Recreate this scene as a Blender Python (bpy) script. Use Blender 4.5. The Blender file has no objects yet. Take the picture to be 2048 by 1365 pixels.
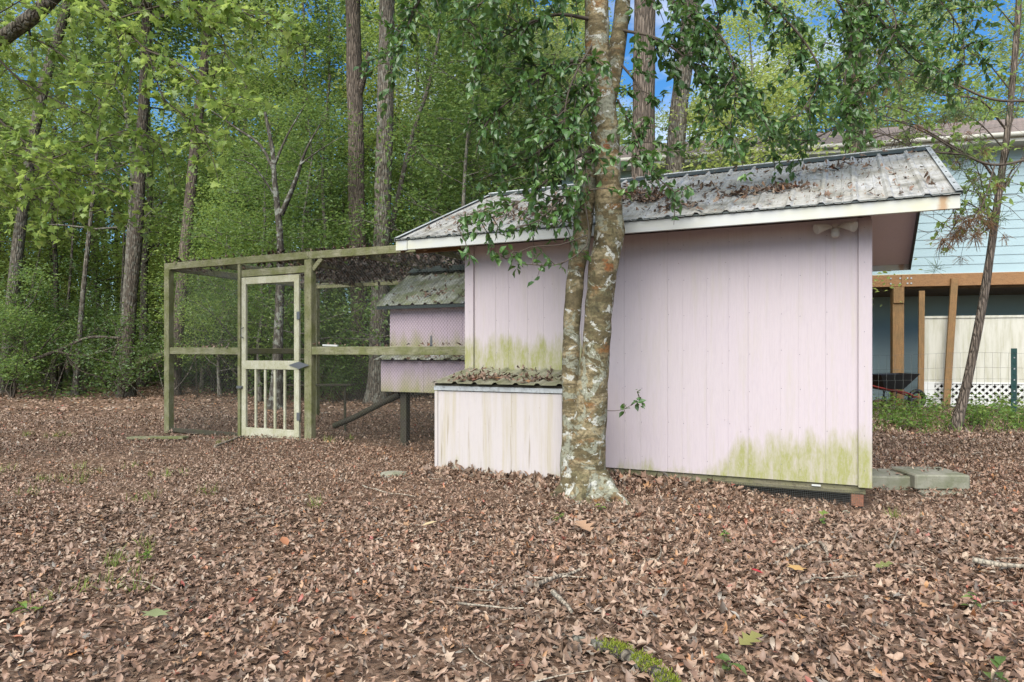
import bpy, math, random
import numpy as np
from mathutils import Vector, Matrix
C = bpy.context.scene.collection
S = bpy.context.scene
PI = math.pi
rad = math.radians
RNG = np.random.default_rng(7)

# ---------------------------------------------------------------- camera, world, sun, exposure
CAMH, F = 1.15, 1400.0
cam = bpy.data.cameras.new('camera')
camo = bpy.data.objects.new('camera', cam); C.objects.link(camo)
camo.location = (0, 0, CAMH); camo.rotation_euler = (rad(90), 0, 0)
cam.sensor_width = 36; cam.lens = 36 * F / 2048; cam.shift_y = 22.5 / 2048
cam.clip_start = .05; cam.clip_end = 600
S.camera = camo

SUN_EL, SUN_AZ = rad(48), rad(-160)          # azimuth measured from +Y (view direction) clockwise
world = bpy.data.worlds.new('World'); S.world = world; world.use_nodes = True
wn = world.node_tree; wn.nodes.clear()
def _w(t): return wn.nodes.new(t)
sky = _w('ShaderNodeTexSky'); sky.sky_type = 'NISHITA'; sky.sun_disc = False
sky.sun_elevation = SUN_EL; sky.sun_rotation = SUN_AZ
sky.air_density = 1.0; sky.dust_density = .3; sky.ozone_density = 4.0
tc = _w('ShaderNodeTexCoord'); mp = _w('ShaderNodeMapping'); mp.inputs['Scale'].default_value = (1, 1, 2.6)
nz = _w('ShaderNodeTexNoise'); nz.inputs['Scale'].default_value = 2.3; nz.inputs['Detail'].default_value = 7
nz.inputs['Roughness'].default_value = .6
rp = _w('ShaderNodeValToRGB'); rp.color_ramp.elements[0].position = .50; rp.color_ramp.elements[1].position = .80
mx = _w('ShaderNodeMix'); mx.data_type = 'RGBA'
mx.inputs[7].default_value = (7.6, 7.5, 7.3, 1)
bg = _w('ShaderNodeBackground'); bg.inputs['Strength'].default_value = .078
ow = _w('ShaderNodeOutputWorld')
L = wn.links.new
L(tc.outputs['Generated'], mp.inputs['Vector']); L(mp.outputs[0], nz.inputs['Vector']); L(nz.outputs[0], rp.inputs[0])
L(rp.outputs[0], mx.inputs[0]); hs = _w('ShaderNodeHueSaturation'); hs.inputs['Saturation'].default_value = 1.28; hs.inputs['Value'].default_value = .95
L(sky.outputs[0], hs.inputs['Color']); L(hs.outputs[0], mx.inputs[6]); L(mx.outputs[2], bg.inputs[0]); L(bg.outputs[0], ow.inputs[0])

sl = bpy.data.lights.new('sun', 'SUN'); sl.energy = 3.3; sl.angle = rad(65); sl.color = (1, .95, .86)
so = bpy.data.objects.new('sun', sl); C.objects.link(so)
sd = Vector((math.sin(SUN_AZ) * math.cos(SUN_EL), math.cos(SUN_AZ) * math.cos(SUN_EL), math.sin(SUN_EL)))
so.rotation_euler = sd.to_track_quat('Z', 'Y').to_euler(); so.location = (0, 0, 30)

vs = S.view_settings
vs.view_transform = 'Standard'; vs.look = 'None'; vs.gamma = 1; vs.use_curve_mapping = False; vs.exposure = 1.42
S.cycles.max_bounces = 8; S.cycles.diffuse_bounces = 4; S.cycles.transmission_bounces = 6

# ---------------------------------------------------------------- helpers
def P(x, y, d):
    return np.array(((x - 1024) / F * d, d, CAMH - (y - 705) / F * d))

def tag(o, label=None, cat=None, group=None, kind=None):
    if label: o['label'] = label
    if cat: o['category'] = cat
    if group: o['group'] = group
    if kind: o['kind'] = kind
    return o
def thing(name, label, cat, loc=(0, 0, 0), rotz=0, group=None):
    o = bpy.data.objects.new(name, None); C.objects.link(o); o.empty_display_size = .1
    o.location = loc; o.rotation_euler = (0, 0, rotz)
    return tag(o, label, cat, group)

def norm(a): return a / (np.linalg.norm(a, axis=-1, keepdims=True) + 1e-12)

class Geo:
    def __init__(s): s.V = []; s.F = []; s.n = 0
    def add(s, V, Fc):
        V = np.asarray(V, float).reshape(-1, 3); Fc = np.asarray(Fc, np.int64)
        s.V.append(V); s.F.append(Fc + s.n); s.n += len(V); return s
    def box(s, a, b):
        x0, y0, z0 = a; x1, y1, z1 = b
        V = [(x0,y0,z0),(x1,y0,z0),(x1,y1,z0),(x0,y1,z0),(x0,y0,z1),(x1,y0,z1),(x1,y1,z1),(x0,y1,z1)]
        return s.add(V, [(0,3,2,1),(4,5,6,7),(0,1,5,4),(1,2,6,5),(2,3,7,6),(3,0,4,7)])
    def beam(s, a, b, w, h, up=(0, 0, 1)):
        a = np.array(a, float); b = np.array(b, float); d = norm(b - a); up = np.array(up, float)
        x = np.cross(d, up)
        if np.linalg.norm(x) < 1e-4: x = np.cross(d, (0, 1, 0))
        x = norm(x); y = np.cross(x, d)
        o = [(-1,-1),(1,-1),(1,1),(-1,1)]
        V = [a + x*w/2*i + y*h/2*j for i, j in o] + [b + x*w/2*i + y*h/2*j for i, j in o]
        return s.add(V, [(0,3,2,1),(4,5,6,7),(0,1,5,4),(1,2,6,5),(2,3,7,6),(3,0,4,7)])
    def tube(s, pts, r, sides=8, rough=0., rng=None, cap=False):
        pts = np.asarray(pts, float); n = len(pts); r = np.broadcast_to(np.asarray(r, float), (n,))
        t = norm(np.gradient(pts, axis=0))
        ref = np.array((0, 1, 0.) if abs(t[0][2]) > .7 else (0, 0, 1.))
        X = norm(np.cross(t, ref)); Y = np.cross(X, t)
        a = np.arange(sides) / sides * 2 * PI
        rr = np.repeat(r[:, None], sides, 1)
        if rough and rng is not None:
            ns = rng.normal(0, 1, (n, sides)); ns = (ns + np.roll(ns, 1, 1) + np.roll(ns, -1, 1)) / 2
            if n > 2: ns[1:-1] = (ns[:-2] + ns[1:-1] + ns[2:]) / 2.2
            rr = rr * (1 + rough * ns)
        V = pts[:, None] + rr[..., None] * (np.cos(a)[None, :, None] * X[:, None] + np.sin(a)[None, :, None] * Y[:, None])
        i = np.arange(n - 1)[:, None] * sides; j = np.arange(sides)[None]; k = (j + 1) % sides
        Q = np.stack([i + j, i + k, i + sides + k, i + sides + j], -1).reshape(-1, 4)
        s.add(V.reshape(-1, 3), Q)
        if cap:
            s.add(V[-1], [list(range(sides))]); s.add(V[0], [list(range(sides))[::-1]])
        return s
    def prisms(s, A, B, r):               # many thin 3-sided wires
        A = np.asarray(A); B = np.asarray(B); d = norm(B - A)
        ref = np.where(np.abs(d[:, 2:3]) > .8, np.array([[0, 1., 0]]), np.array([[0, 0, 1.]]))
        x = norm(np.cross(d, ref)); y = np.cross(x, d)
        V = []
        for e in (A, B):
            for k in range(3):
                V.append(e + r * (math.cos(k*2*PI/3) * x + math.sin(k*2*PI/3) * y))
        V = np.stack(V, 1); n = len(A)
        f = np.array([(0,1,4,3),(1,2,5,4),(2,0,3,5)])
        return s.add(V.reshape(-1, 3), (f[None] + 6*np.arange(n)[:, None, None]).reshape(-1, 4))
    def leaves(s, pos, D, N, size, T):
        """T: list of (template verts, faces); one picked per leaf"""
        n = len(pos)
        if n == 0: return s
        D = norm(D); X = norm(np.cross(D, N)); N2 = np.cross(X, D)
        size = np.broadcast_to(np.asarray(size, float), (n,))
        pick = RNG.integers(0, len(T), n)
        for k, (tv, tf) in enumerate(T):
            m = np.where(pick == k)[0]
            if len(m) == 0: continue
            V = pos[m][:, None] + size[m][:, None, None] * (tv[None, :, 0:1]*X[m][:, None] + tv[None, :, 1:2]*D[m][:, None] + tv[None, :, 2:3]*N2[m][:, None])
            s.add(V.reshape(-1, 3), (tf[None] + len(tv)*np.arange(len(m))[:, None, None]).reshape(-1, tf.shape[1]))
        return s
    def data(s, name, smooth=False):
        me = bpy.data.meshes.new(name)
        V = np.concatenate(s.V).astype(np.float32)
        tot = np.concatenate([np.full(len(f), f.shape[1], np.int32) for f in s.F])
        lp = np.concatenate([f.reshape(-1) for f in s.F]).astype(np.int32)
        st = np.concatenate([[0], np.cumsum(tot)[:-1]]).astype(np.int32)
        me.vertices.add(len(V)); me.loops.add(len(lp)); me.polygons.add(len(tot))
        me.vertices.foreach_set('co', V.reshape(-1)); me.loops.foreach_set('vertex_index', lp)
        me.polygons.foreach_set('loop_start', st)
        me.polygons.foreach_set('use_smooth', np.full(len(tot), smooth, bool))
        me.update(calc_edges=True); me.validate()
        return me
    def build(s, name, mat, parent=None, smooth=False, bevel=0., off=None):
        me = s.data(name, smooth); me.materials.append(mat)
        o = bpy.data.objects.new(name, me); C.objects.link(o)
        if parent: o.parent = parent
        if off is not None: o.location = -np.array(off)
        if bevel:
            b = o.modifiers.new('bevel', 'BEVEL'); b.width = bevel; b.segments = 1
        return o
def put(name, me, mat, parent=None, loc=(0,0,0), rotz=0, sc=1):
    o = bpy.data.objects.new(name, me); C.objects.link(o)
    if mat and not me.materials: me.materials.append(mat)
    if parent: o.parent = parent
    o.location = loc; o.rotation_euler = (0, 0, rotz); o.scale = (sc, sc, sc) if np.isscalar(sc) else sc
    return o

def smooth_path(pts, step=.08):
    pts = np.asarray(pts, float)
    Q = np.vstack([2*pts[0]-pts[1], pts, 2*pts[-1]-pts[-2]]); out = []
    for i in range(1, len(Q) - 2):
        n = max(2, int(np.linalg.norm(Q[i+1]-Q[i]) / step))
        t = np.linspace(0, 1, n, endpoint=False)[:, None]
        a, b, c, d = Q[i-1], Q[i], Q[i+1], Q[i+2]
        out.append(.5*((2*b)+(-a+c)*t+(2*a-5*b+4*c-d)*t**2+(-a+3*b-3*c+d)*t**3))
    out.append(pts[-1:]); return np.vstack(out)

# ---- materials
def nd(nt, typ, ins=None, **props):
    n = nt.nodes.new(typ)
    for k, v in props.items(): setattr(n, k, v)
    for k, v in (ins or {}).items():
        sck = n.inputs[k]
        if hasattr(v, 'links'): nt.links.new(v, sck)
        else: sck.default_value = v
    return n
def col(c): return (c[0], c[1], c[2], 1)
def mat(name, c=(.5,.5,.5), rough=.8, spec=.3, metal=0.):
    m = bpy.data.materials.new(name); m.use_nodes = True; nt = m.node_tree
    b = nt.nodes['Principled BSDF']; b.inputs['Base Color'].default_value = col(c)
    b.inputs['Roughness'].default_value = rough; b.inputs['Specular IOR Level'].default_value = spec
    b.inputs['Metallic'].default_value = metal
    return m, nt, b
def objco(nt, scale=(1,1,1)):
    t = nd(nt, 'ShaderNodeTexCoord'); 
    if scale == (1,1,1): return t.outputs['Object']
    return nd(nt, 'ShaderNodeMapping', {'Vector': t.outputs['Object'], 'Scale': scale}).outputs[0]
def noise(nt, vec, scale, detail=4, rough=.55, dist=0.):
    return nd(nt, 'ShaderNodeTexNoise', {'Vector': vec, 'Scale': scale, 'Detail': detail, 'Roughness': rough, 'Distortion': dist}).outputs[0]
def ramp(nt, fac, stops, interp='LINEAR'):
    r = nd(nt, 'ShaderNodeValToRGB', {'Fac': fac}); e = r.color_ramp.elements; r.color_ramp.interpolation = interp
    while len(e) < len(stops): e.new(.5)
    for el, (p, c) in zip(e, stops):
        el.position = p; el.color = col(c) if not np.isscalar(c) else (c, c, c, 1)
    return r.outputs[0]
def mixc(nt, fac, a, b, mode='MIX'):
    n = nd(nt, 'ShaderNodeMix', data_type='RGBA', blend_type=mode)
    for i, v in ((0, fac), (6, a), (7, b)):
        if hasattr(v, 'links'): nt.links.new(v, n.inputs[i])
        else: n.inputs[i].default_value = v if i == 0 else col(v)
    return n.outputs[2]
def mth(nt, op, a, b=0., clamp=False):
    n = nd(nt, 'ShaderNodeMath', operation=op, use_clamp=clamp)
    for i, v in enumerate((a, b)):
        if hasattr(v, 'links'): nt.links.new(v, n.inputs[i])
        else: n.inputs[i].default_value = v
    return n.outputs[0]
def bump(nt, b, h, strength=.4, dist=.01):
    n = nd(nt, 'ShaderNodeBump', {'Height': h, 'Strength': strength, 'Distance': dist})
    nt.links.new(n.outputs[0], b.inputs['Normal'])
def setc(nt, b, c): nt.links.new(c, b.inputs['Base Color'])

ALGAE = (.235, .24, .07)
def paint(name, base, hstops, grain=1., streak=.34, amp=.16):
    """painted ply with fine grain, grime and an algae stain whose height follows the local x axis (x/4 -> height/2)"""
    m, nt, b = mat(name, base, .62, .25)
    v = objco(nt); sep = nd(nt, 'ShaderNodeSeparateXYZ', {0: v})
    vst = objco(nt, (14, 14, .9))
    st = noise(nt, vst, 1.6, 6, .6); fine = noise(nt, objco(nt, (160, 160, 3)), 1, 4, .65); big = noise(nt, v, 1.3, 4)
    c = mixc(nt, mth(nt, 'MULTIPLY', ramp(nt, big, [(.35, 0.), (.7, 1.)]), .30), base, tuple(x*y for x, y in zip(base, (1.02, .99, 1.09))))
    wv = noise(nt, objco(nt, (22, 22, 5)), 1, 5, .6, 1.6)
    c = mixc(nt, mth(nt, 'MULTIPLY', ramp(nt, wv, [(.50, 0.), (.66, 1.)]), .16*grain), c, tuple(x*y for x, y in zip(base, (.80, .80, .86))))
    c = mixc(nt, mth(nt, 'MULTIPLY', ramp(nt, fine, [(.45, 0.), (.75, 1.)]), .24*grain), c, tuple(x*.72 for x in base))
    c = mixc(nt, mth(nt, 'MULTIPLY', ramp(nt, st, [(.52, 0.), (.75, 1.)]), streak), c, (.36, .33, .24))
    sp = nd(nt, 'ShaderNodeTexVoronoi', {'Vector': v, 'Scale': 9.}).outputs['Distance']
    c = mixc(nt, ramp(nt, sp, [(.02, .55), (.055, 0.)]), c, (.16, .12, .10))
    h = ramp(nt, mth(nt, 'DIVIDE', sep.outputs[0], 4.), hstops)
    hh = mth(nt, 'ADD', mth(nt, 'MULTIPLY', h, 2.), mth(nt, 'MULTIPLY', mth(nt, 'SUBTRACT', noise(nt, objco(nt, (6, 6, 1.2)), 1.2, 6, .68), .5), amp*4))
    mk = mth(nt, 'DIVIDE', mth(nt, 'SUBTRACT', hh, sep.outputs[2]), .16, True)
    pat = mth(nt, 'MULTIPLY', ramp(nt, noise(nt, objco(nt, (9, 9, 2)), 2.2, 5, .6), [(.30, .45), (.58, 1.)]), ramp(nt, noise(nt, objco(nt, (70, 70, 26)), 1, 5, .7), [(.30, .6), (.55, 1.)]))
    c = mixc(nt, mth(nt, 'MULTIPLY', mth(nt, 'MULTIPLY', mk, pat), .92), c, ALGAE)
    setc(nt, b, c)
    bump(nt, b, mth(nt, 'ADD', fine, mth(nt, 'MULTIPLY', noise(nt, objco(nt, (60, 60, 14)), 1, 3), .6)), .6, .004)
    return m
PINK = (.425, .372, .378)
M = {}
M['pink_wall'] = paint('pink_wall', PINK, [(0, .66), (.30, .66), (.34, .08), (.60, .10), (.66, .24), (.9, .28)])
M['pink_coop'] = paint('pink_coop', (.45, .36, .40), [(0, .0), (1, .0)], streak=.15)
M['soffit'] = paint('soffit_lifted_pink', (.66, .55, .51), [(0, 0.), (1, 0.)], streak=.1)  # pink paled to offset the shade under the roof overhang
M['box_paint'] = paint('box_paint', (.42, .385, .365), [(0, .06), (1, .06)], streak=.0)
M['pink_plain'] = paint('pink_plain', (.46, .385, .39), [(0, 0.), (1, 0.)], streak=.10)
def _boxstreak():
    m = M['box_paint']; nt = m.node_tree; b = nt.nodes['Principled BSDF']
    src = b.inputs['Base Color'].links[0].from_socket
    v = objco(nt, (11, 3, .55)); s1 = noise(nt, v, 1.5, 6, .62)
    c = mixc(nt, mth(nt, 'MULTIPLY', ramp(nt, s1, [(.45, 0.), (.68, 1.)]), .55), src, (.33, .29, .18))
    s2 = noise(nt, objco(nt, (22, 3, 1.1)), 1.1, 5, .6)
    c = mixc(nt, mth(nt, 'MULTIPLY', ramp(nt, s2, [(.60, 0.), (.72, 1.)]), .6), c, (.17, .14, .07))
    setc(nt, b, c)
_boxstreak()
def _coopalgae(z0, z1, nm):
    m = M['pink_coop'].copy(); m.name = nm; nt = m.node_tree; b = nt.nodes['Principled BSDF']
    src = b.inputs['Base Color'].links[0].from_socket
    z = nd(nt, 'ShaderNodeSeparateXYZ', {0: objco(nt)}).outputs[2]
    t = mth(nt, 'ADD', z, mth(nt, 'MULTIPLY', mth(nt, 'SUBTRACT', noise(nt, objco(nt, (5, 5, 1)), 1.6, 5, .65), .5), .5))
    k = nd(nt, 'ShaderNodeMapRange', {'Value': t, 'From Min': z1, 'From Max': z0})
    c = mixc(nt, mth(nt, 'MULTIPLY', k.outputs[0], .8), src, ALGAE); setc(nt, b, c); M[nm] = m
_coopalgae(1.18, 1.42, 'pink_coop_upper'); _coopalgae(.62, .92, 'pink_coop_lower')

def white_trim():
    m, nt, b = mat('white_trim', (.7, .7, .68), .5)
    v = objco(nt); x = nd(nt, 'ShaderNodeSeparateXYZ', {0: v}).outputs[0]
    d = noise(nt, objco(nt, (1.5, 1.5, 8)), 2.2, 5, .6)
    c = mixc(nt, mth(nt, 'MULTIPLY', ramp(nt, d, [(.45, 0.), (.75, 1.)]), .45), (.42, .43, .42), (.42, .42, .32))
    al = ramp(nt, mth(nt, 'DIVIDE', mth(nt, 'ADD', x, .6), 4.8), [(.0, .75), (.06, .1), (.70, .05), (.86, .3), (1, .4)])
    c = mixc(nt, mth(nt, 'MULTIPLY', al, ramp(nt, noise(nt, v, 5, 5, .6), [(.35, 0.), (.6, 1.)])), c, (.48, .45, .20))
    # rust run at the right-hand end
    ru = mth(nt, 'ABSOLUTE', mth(nt, 'SUBTRACT', mth(nt, 'ADD', x, mth(nt, 'MULTIPLY', noise(nt, v, 14, 3), .06)), 4.05))
    c = mixc(nt, ramp(nt, ru, [(.012, .75), (.040, 0.)]), c, (.30, .15, .045))
    setc(nt, b, c); bump(nt, b, d, .1, .003); return m
M['white_trim'] = white_trim()

def metal(name, base, dirt, amount, green=0.):
    m, nt, b = mat(name, base, .45, .5, .25)
    v = objco(nt); n1 = noise(nt, v, 3.2, 8, .68); n2 = noise(nt, objco(nt, (18, 2.5, 6)), 1.3, 5, .6); n3 = noise(nt, v, 38, 4, .6)
    c = mixc(nt, mth(nt, 'MULTIPLY', ramp(nt, n1, [(.36, 0.), (.62, 1.)]), amount), base, dirt)
    c = mixc(nt, mth(nt, 'MULTIPLY', ramp(nt, n2, [(.48, 0.), (.72, 1.)]), .55), c, tuple(x*.5 for x in dirt))
    c = mixc(nt, mth(nt, 'MULTIPLY', ramp(nt, n3, [(.56, 0.), (.70, 1.)]), .6), c, (.085, .07, .055))
    c = mixc(nt, mth(nt, 'MULTIPLY', ramp(nt, noise(nt, v, 2.1, 8, .7, .6), [(.53, 0.), (.64, 1.)]), .6), c, (.085, .08, .062))
    if green: c = mixc(nt, mth(nt, 'MULTIPLY', ramp(nt, noise(nt, v, 4.5, 5, .6), [(.42, 0.), (.62, 1.)]), green), c, (.13, .15, .055))
    setc(nt, b, c); nt.links.new(ramp(nt, n1, [(.3, .35), (.7, .75)]), b.inputs['Roughness'])
    bump(nt, b, n3, .2, .003); return m
M['roof_metal'] = metal('roof_metal', (.50, .495, .48), (.23, .215, .17), .8)
M['coop_metal'] = metal('coop_metal', (.46, .48, .46), (.20, .21, .14), .9, .75)
M['box_metal'] = metal('box_metal', (.34, .33, .26), (.16, .15, .09), .9, .5)
M['dark_metal'] = mat('dark_metal', (.035, .045, .042), .45, .5, .3)[0]
M['galv'] = metal('galv', (.42, .45, .46), (.22, .22, .20), .5)
M['wire'] = mat('wire', (.12, .125, .115), .55, .4, .6)[0]
M['hinge'] = mat('hinge', (.16, .165, .17), .45, .5, .7)[0]
M['black'] = mat('black_plastic', (.012, .012, .013), .4)[0]
M['red'] = mat('red_paint', (.17, .025, .018), .5)[0]

def wood(name, a, bcol, moss=(.14, .15, .035), mossamt=.6, axis=(3, 3, 3), dark=(.05, .042, .03)):
    m, nt, b = mat(name, a, .85, .2)
    v = objco(nt); g = noise(nt, objco(nt, axis), 9, 6, .62); k = noise(nt, v, 5, 5, .62); f = noise(nt, v, 55, 3, .6)
    c = mixc(nt, ramp(nt, g, [(.32, 0.), (.68, 1.)]), a, bcol)
    c = mixc(nt, mth(nt, 'MULTIPLY', ramp(nt, k, [(.38, 0.), (.62, 1.)]), mossamt), c, moss)
    c = mixc(nt, mth(nt, 'MULTIPLY', ramp(nt, f, [(.54, 0.), (.68, 1.)]), .55), c, dark)
    setc(nt, b, c); bump(nt, b, mth(nt, 'ADD', g, mth(nt, 'MULTIPLY', f, .5)), .5, .006); return m
M['lumber_v'] = wood('mossy_lumber_upright', (.25, .235, .15), (.135, .135, .075), (.095, .108, .026), .72, axis=(9, 9, .7))
M['lumber_h'] = wood('mossy_lumber_level', (.26, .245, .165), (.14, .14, .08), (.095, .108, .026), .72, axis=(.7, 9, 9))
M['lumber_y'] = wood('mossy_lumber_deep', (.24, .22, .13), (.13, .12, .08), axis=(9, .7, 9))
M['door_paint'] = wood('aged_door_paint', (.46, .445, .36), (.37, .36, .26), (.235, .23, .11), .5, (9, 9, .8), (.20, .19, .10))
M['dark_wood'] = wood('wet_dark_wood', (.07, .06, .045), (.04, .034, .028), (.06, .07, .03), .35, (4, 4, 4), (.015, .013, .01))
M['deck_wood'] = wood('brown_deck_wood', (.30, .165, .075), (.20, .105, .05), (.25, .15, .08), .3, (.7, 9, 9), (.10, .055, .03))
M['deck_post'] = wood('brown_deck_post', (.29, .17, .075), (.17, .095, .045), (.13, .10, .05), .4, (9, 9, .7), (.08, .05, .03))
M['rafter'] = wood('brown_rafter', (.20, .11, .05), (.13, .07, .035), (.1, .07, .03), .2, (1, 9, 9))
M['ceiling'] = wood('brown_plywood', (.22, .16, .10), (.13, .09, .06), (.25, .22, .18), .3, (1, 3, 9))  # dull brown plywood with paler blotches
M['skid'] = wood('weathered_skid', (.22, .20, .13), (.13, .115, .075), (.14, .145, .05), .4, (1, 9, 9))

def bark(name, a, b2, vert=.7, scale=7, lich=0., strength=.8, dark=(.03,.025,.02)):
    m, nt, b = mat(name, a, .92, .15)
    v = objco(nt, (1, 1, vert*.25)); v0 = objco(nt)
    g = noise(nt, v, scale*3, 6, .62, .8); k = noise(nt, v0, 3.2, 5, .6)
    vo = nd(nt, 'ShaderNodeTexVoronoi', {'Vector': nd(nt, 'ShaderNodeMapping', {'Vector': objco(nt), 'Scale': (1, 1, vert*.16)}).outputs[0], 'Scale': scale*4}, feature='DISTANCE_TO_EDGE').outputs['Distance']
    c = mixc(nt, ramp(nt, g, [(.33, 0.), (.66, 1.)]), b2, a)
    c = mixc(nt, ramp(nt, vo, [(.0, .85), (.16, 0.)]), c, dark)
    c = mixc(nt, mth(nt, 'MULTIPLY', ramp(nt, k, [(.45, 0.), (.70, 1.)]), .4), c, tuple(x*.55 for x in a))
    if lich: c = mixc(nt, mth(nt, 'MULTIPLY', ramp(nt, noise(nt, v0, 9, 6, .6), [(.52, 0.), (.58, 1.)]), lich), c, (.30, .32, .27))
    setc(nt, b, c); bump(nt, b, mth(nt, 'ADD', ramp(nt, vo, [(0., 0.), (.25, 1.)]), mth(nt, 'MULTIPLY', g, .7)), strength, .03); return m
M['pine_bark'] = bark('pine_bark', (.215, .175, .14), (.115, .09, .07))
M['grey_bark'] = bark('grey_bark', (.19, .165, .13), (.105, .09, .07), 1., 6, .25)
M['dark_bark'] = bark('dark_bark', (.12, .10, .075), (.065, .052, .04), 1., 6, .15)
M['pale_bark'] = bark('lichen_bark', (.105, .095, .075), (.055, .048, .038), 1.3, 4, .45, .4)
M['twig'] = mat('twig_bark', (.085, .07, .055), .9, .1)[0]
M['stick'] = bark('dry_stick', (.40, .34, .26), (.24, .19, .14), 1, 10, .2, .4)
def holly_bark():
    m, nt, b = mat('mottled_smooth_bark', (.2,.18,.12), .9, .15)
    v = objco(nt)
    n1 = noise(nt, v, 6.5, 7, .62, .6); n2 = noise(nt, objco(nt, (1, 1, 1.5)), 8.5, 7, .62, .5); n3 = noise(nt, objco(nt, (1, 1, 3.6)), 4, 6, .62); f = noise(nt, v, 50, 5, .65)
    c = ramp(nt, n1, [(.32, (.045,.04,.025)), (.42, (.12,.105,.055)), (.52, (.21,.17,.095)), (.60, (.29,.235,.14)), (.70, (.20,.165,.09))])
    c = mixc(nt, mth(nt, 'MULTIPLY', ramp(nt, n3, [(.46, 0.), (.54, 1.)]), .75), c, (.075, .058, .03))
    n4 = noise(nt, objco(nt, (1, 1, 2.4)), 3.1, 5, .6, .3)
    c = mixc(nt, mth(nt, 'MULTIPLY', ramp(nt, n4, [(.57, 0.), (.66, 1.)]), .7), c, (.19, .085, .028))
    z_ = nd(nt, 'ShaderNodeSeparateXYZ', {0: v}).outputs[2]
    lo_ = nd(nt, 'ShaderNodeMapRange', {'Value': z_, 'From Min': .2, 'From Max': 1.6, 'To Min': .015, 'To Max': 0.}).outputs[0]
    g_ = mth(nt, 'ADD', noise(nt, v, 5.5, 8, .66, .9), lo_)
    c = mixc(nt, mth(nt, 'MULTIPLY', ramp(nt, g_, [(.535, 0.), (.56, 1.)]), .85), c, (.235, .24, .18))
    w_ = mth(nt, 'ADD', noise(nt, objco(nt, (1, 1, 1.3)), 9.5, 8, .66, .5), lo_)
    c = mixc(nt, mth(nt, 'MULTIPLY', ramp(nt, w_, [(.585, 0.), (.605, 1.)]), .9), c, (.42, .42, .37))
    for (px_, py_, rr_) in ((1226, 526, .075), (1212, 643, .05), (1203, 700, .03), (1212, 285, .05)):
        q = P(px_, py_, 5.47)-np.array((.60, 5.62, 0))
        dd = nd(nt, 'ShaderNodeVectorMath', {0: v, 1: tuple(q)}, operation='DISTANCE').outputs['Value']
        k = mth(nt, 'ADD', dd, mth(nt, 'MULTIPLY', mth(nt, 'SUBTRACT', n2, .5), .22))
        c = mixc(nt, ramp(nt, mth(nt, 'DIVIDE', k, rr_), [(.75, .85), (1, 0.)]), c, (.19, .065, .02))
    c = mixc(nt, mth(nt, 'MULTIPLY', ramp(nt, f, [(.48, 0.), (.66, 1.)]), .65), c, (.045, .038, .025))
    setc(nt, b, c); bump(nt, b, mth(nt, 'ADD', n2, mth(nt, 'MULTIPLY', f, .9)), .8, .014); return m
M['holly_bark'] = holly_bark()

def leafmat(name, stops, trans=.35, tcol=(.25, .36, .05), rough=.5, spec=.4, tmul=1.):
    m, nt, b = mat(name, (.1,.2,.05), rough, spec)
    g = nd(nt, 'ShaderNodeNewGeometry'); r = g.outputs['Random Per Island']
    oi = nd(nt, 'ShaderNodeObjectInfo').outputs['Random']
    k = mth(nt, 'ADD', mth(nt, 'MULTIPLY', r, .8), mth(nt, 'MULTIPLY', oi, .2))
    c = ramp(nt, k, stops); setc(nt, b, c)
    tr = nd(nt, 'ShaderNodeBsdfTranslucent', {'Color': mixc(nt, .5, c, tcol)})
    mxs = nd(nt, 'ShaderNodeMixShader', {0: trans, 1: b.outputs[0], 2: tr.outputs[0]})
    nt.links.new(mxs.outputs[0], nt.nodes['Material Output'].inputs['Surface']); return m
M['leaf_wood'] = leafmat('woodland_leaf', [(0, (.045,.085,.026)), (.45, (.085,.15,.042)), (.8, (.14,.21,.06)), (1, (.24,.30,.09))], .48, (.36,.50,.12), .42)
M['leaf_bright'] = leafmat('bright_leaf', [(0, (.11,.18,.045)), (.5, (.18,.27,.065)), (1, (.30,.37,.10))], .50, (.52,.66,.16), .42)
M['leaf_yellow'] = leafmat('yellow_green_leaf', [(0, (.19,.25,.065)), (.5, (.28,.35,.09)), (1, (.42,.46,.14))], .52, (.70,.76,.22))
M['leaf_gum'] = leafmat('gum_leaf', [(0, (.12,.20,.04)), (.5, (.18,.27,.06)), (.9, (.26,.34,.09)), (1, (.36,.38,.10))], .5, (.55,.68,.16), .4)
M['leaf_dark'] = leafmat('dark_glossy_leaf', [(0, (.032,.072,.022)), (.5, (.058,.122,.034)), (.85, (.085,.165,.042)), (1, (.18,.28,.055))], .25, (.22,.38,.05), .36, .55)
M['leaf_shrub'] = leafmat('shrub_leaf', [(0, (.04,.075,.026)), (.5, (.07,.12,.04)), (1, (.13,.19,.06))], .40, rough=.42)
M['leaf_hazed'] = leafmat('haze_paled_leaf', [(0, (.14,.20,.075)), (.5, (.21,.28,.10)), (1, (.32,.38,.15))], .5, (.55,.65,.24))  # distance haze is mixed into this paler green
M['needle'] = leafmat('pine_needle', [(0, (.05,.09,.03)), (1, (.12,.17,.06))], .35)
M['needle_dead'] = leafmat('dead_needle', [(0, (.13,.065,.03)), (1, (.30,.17,.08))], .3, (.35,.2,.08))
M['weed'] = leafmat('weed_leaf', [(0, (.07,.14,.025)), (.6, (.13,.22,.04)), (.85, (.22,.26,.06)), (1, (.30,.22,.10))], .4)
M['grass'] = leafmat('grass_blade', [(0, (.10,.16,.03)), (1, (.26,.29,.07))], .35)
M['moss'] = leafmat('moss_tuft', [(0, (.10,.15,.015)), (1, (.28,.30,.03))], .3)

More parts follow.
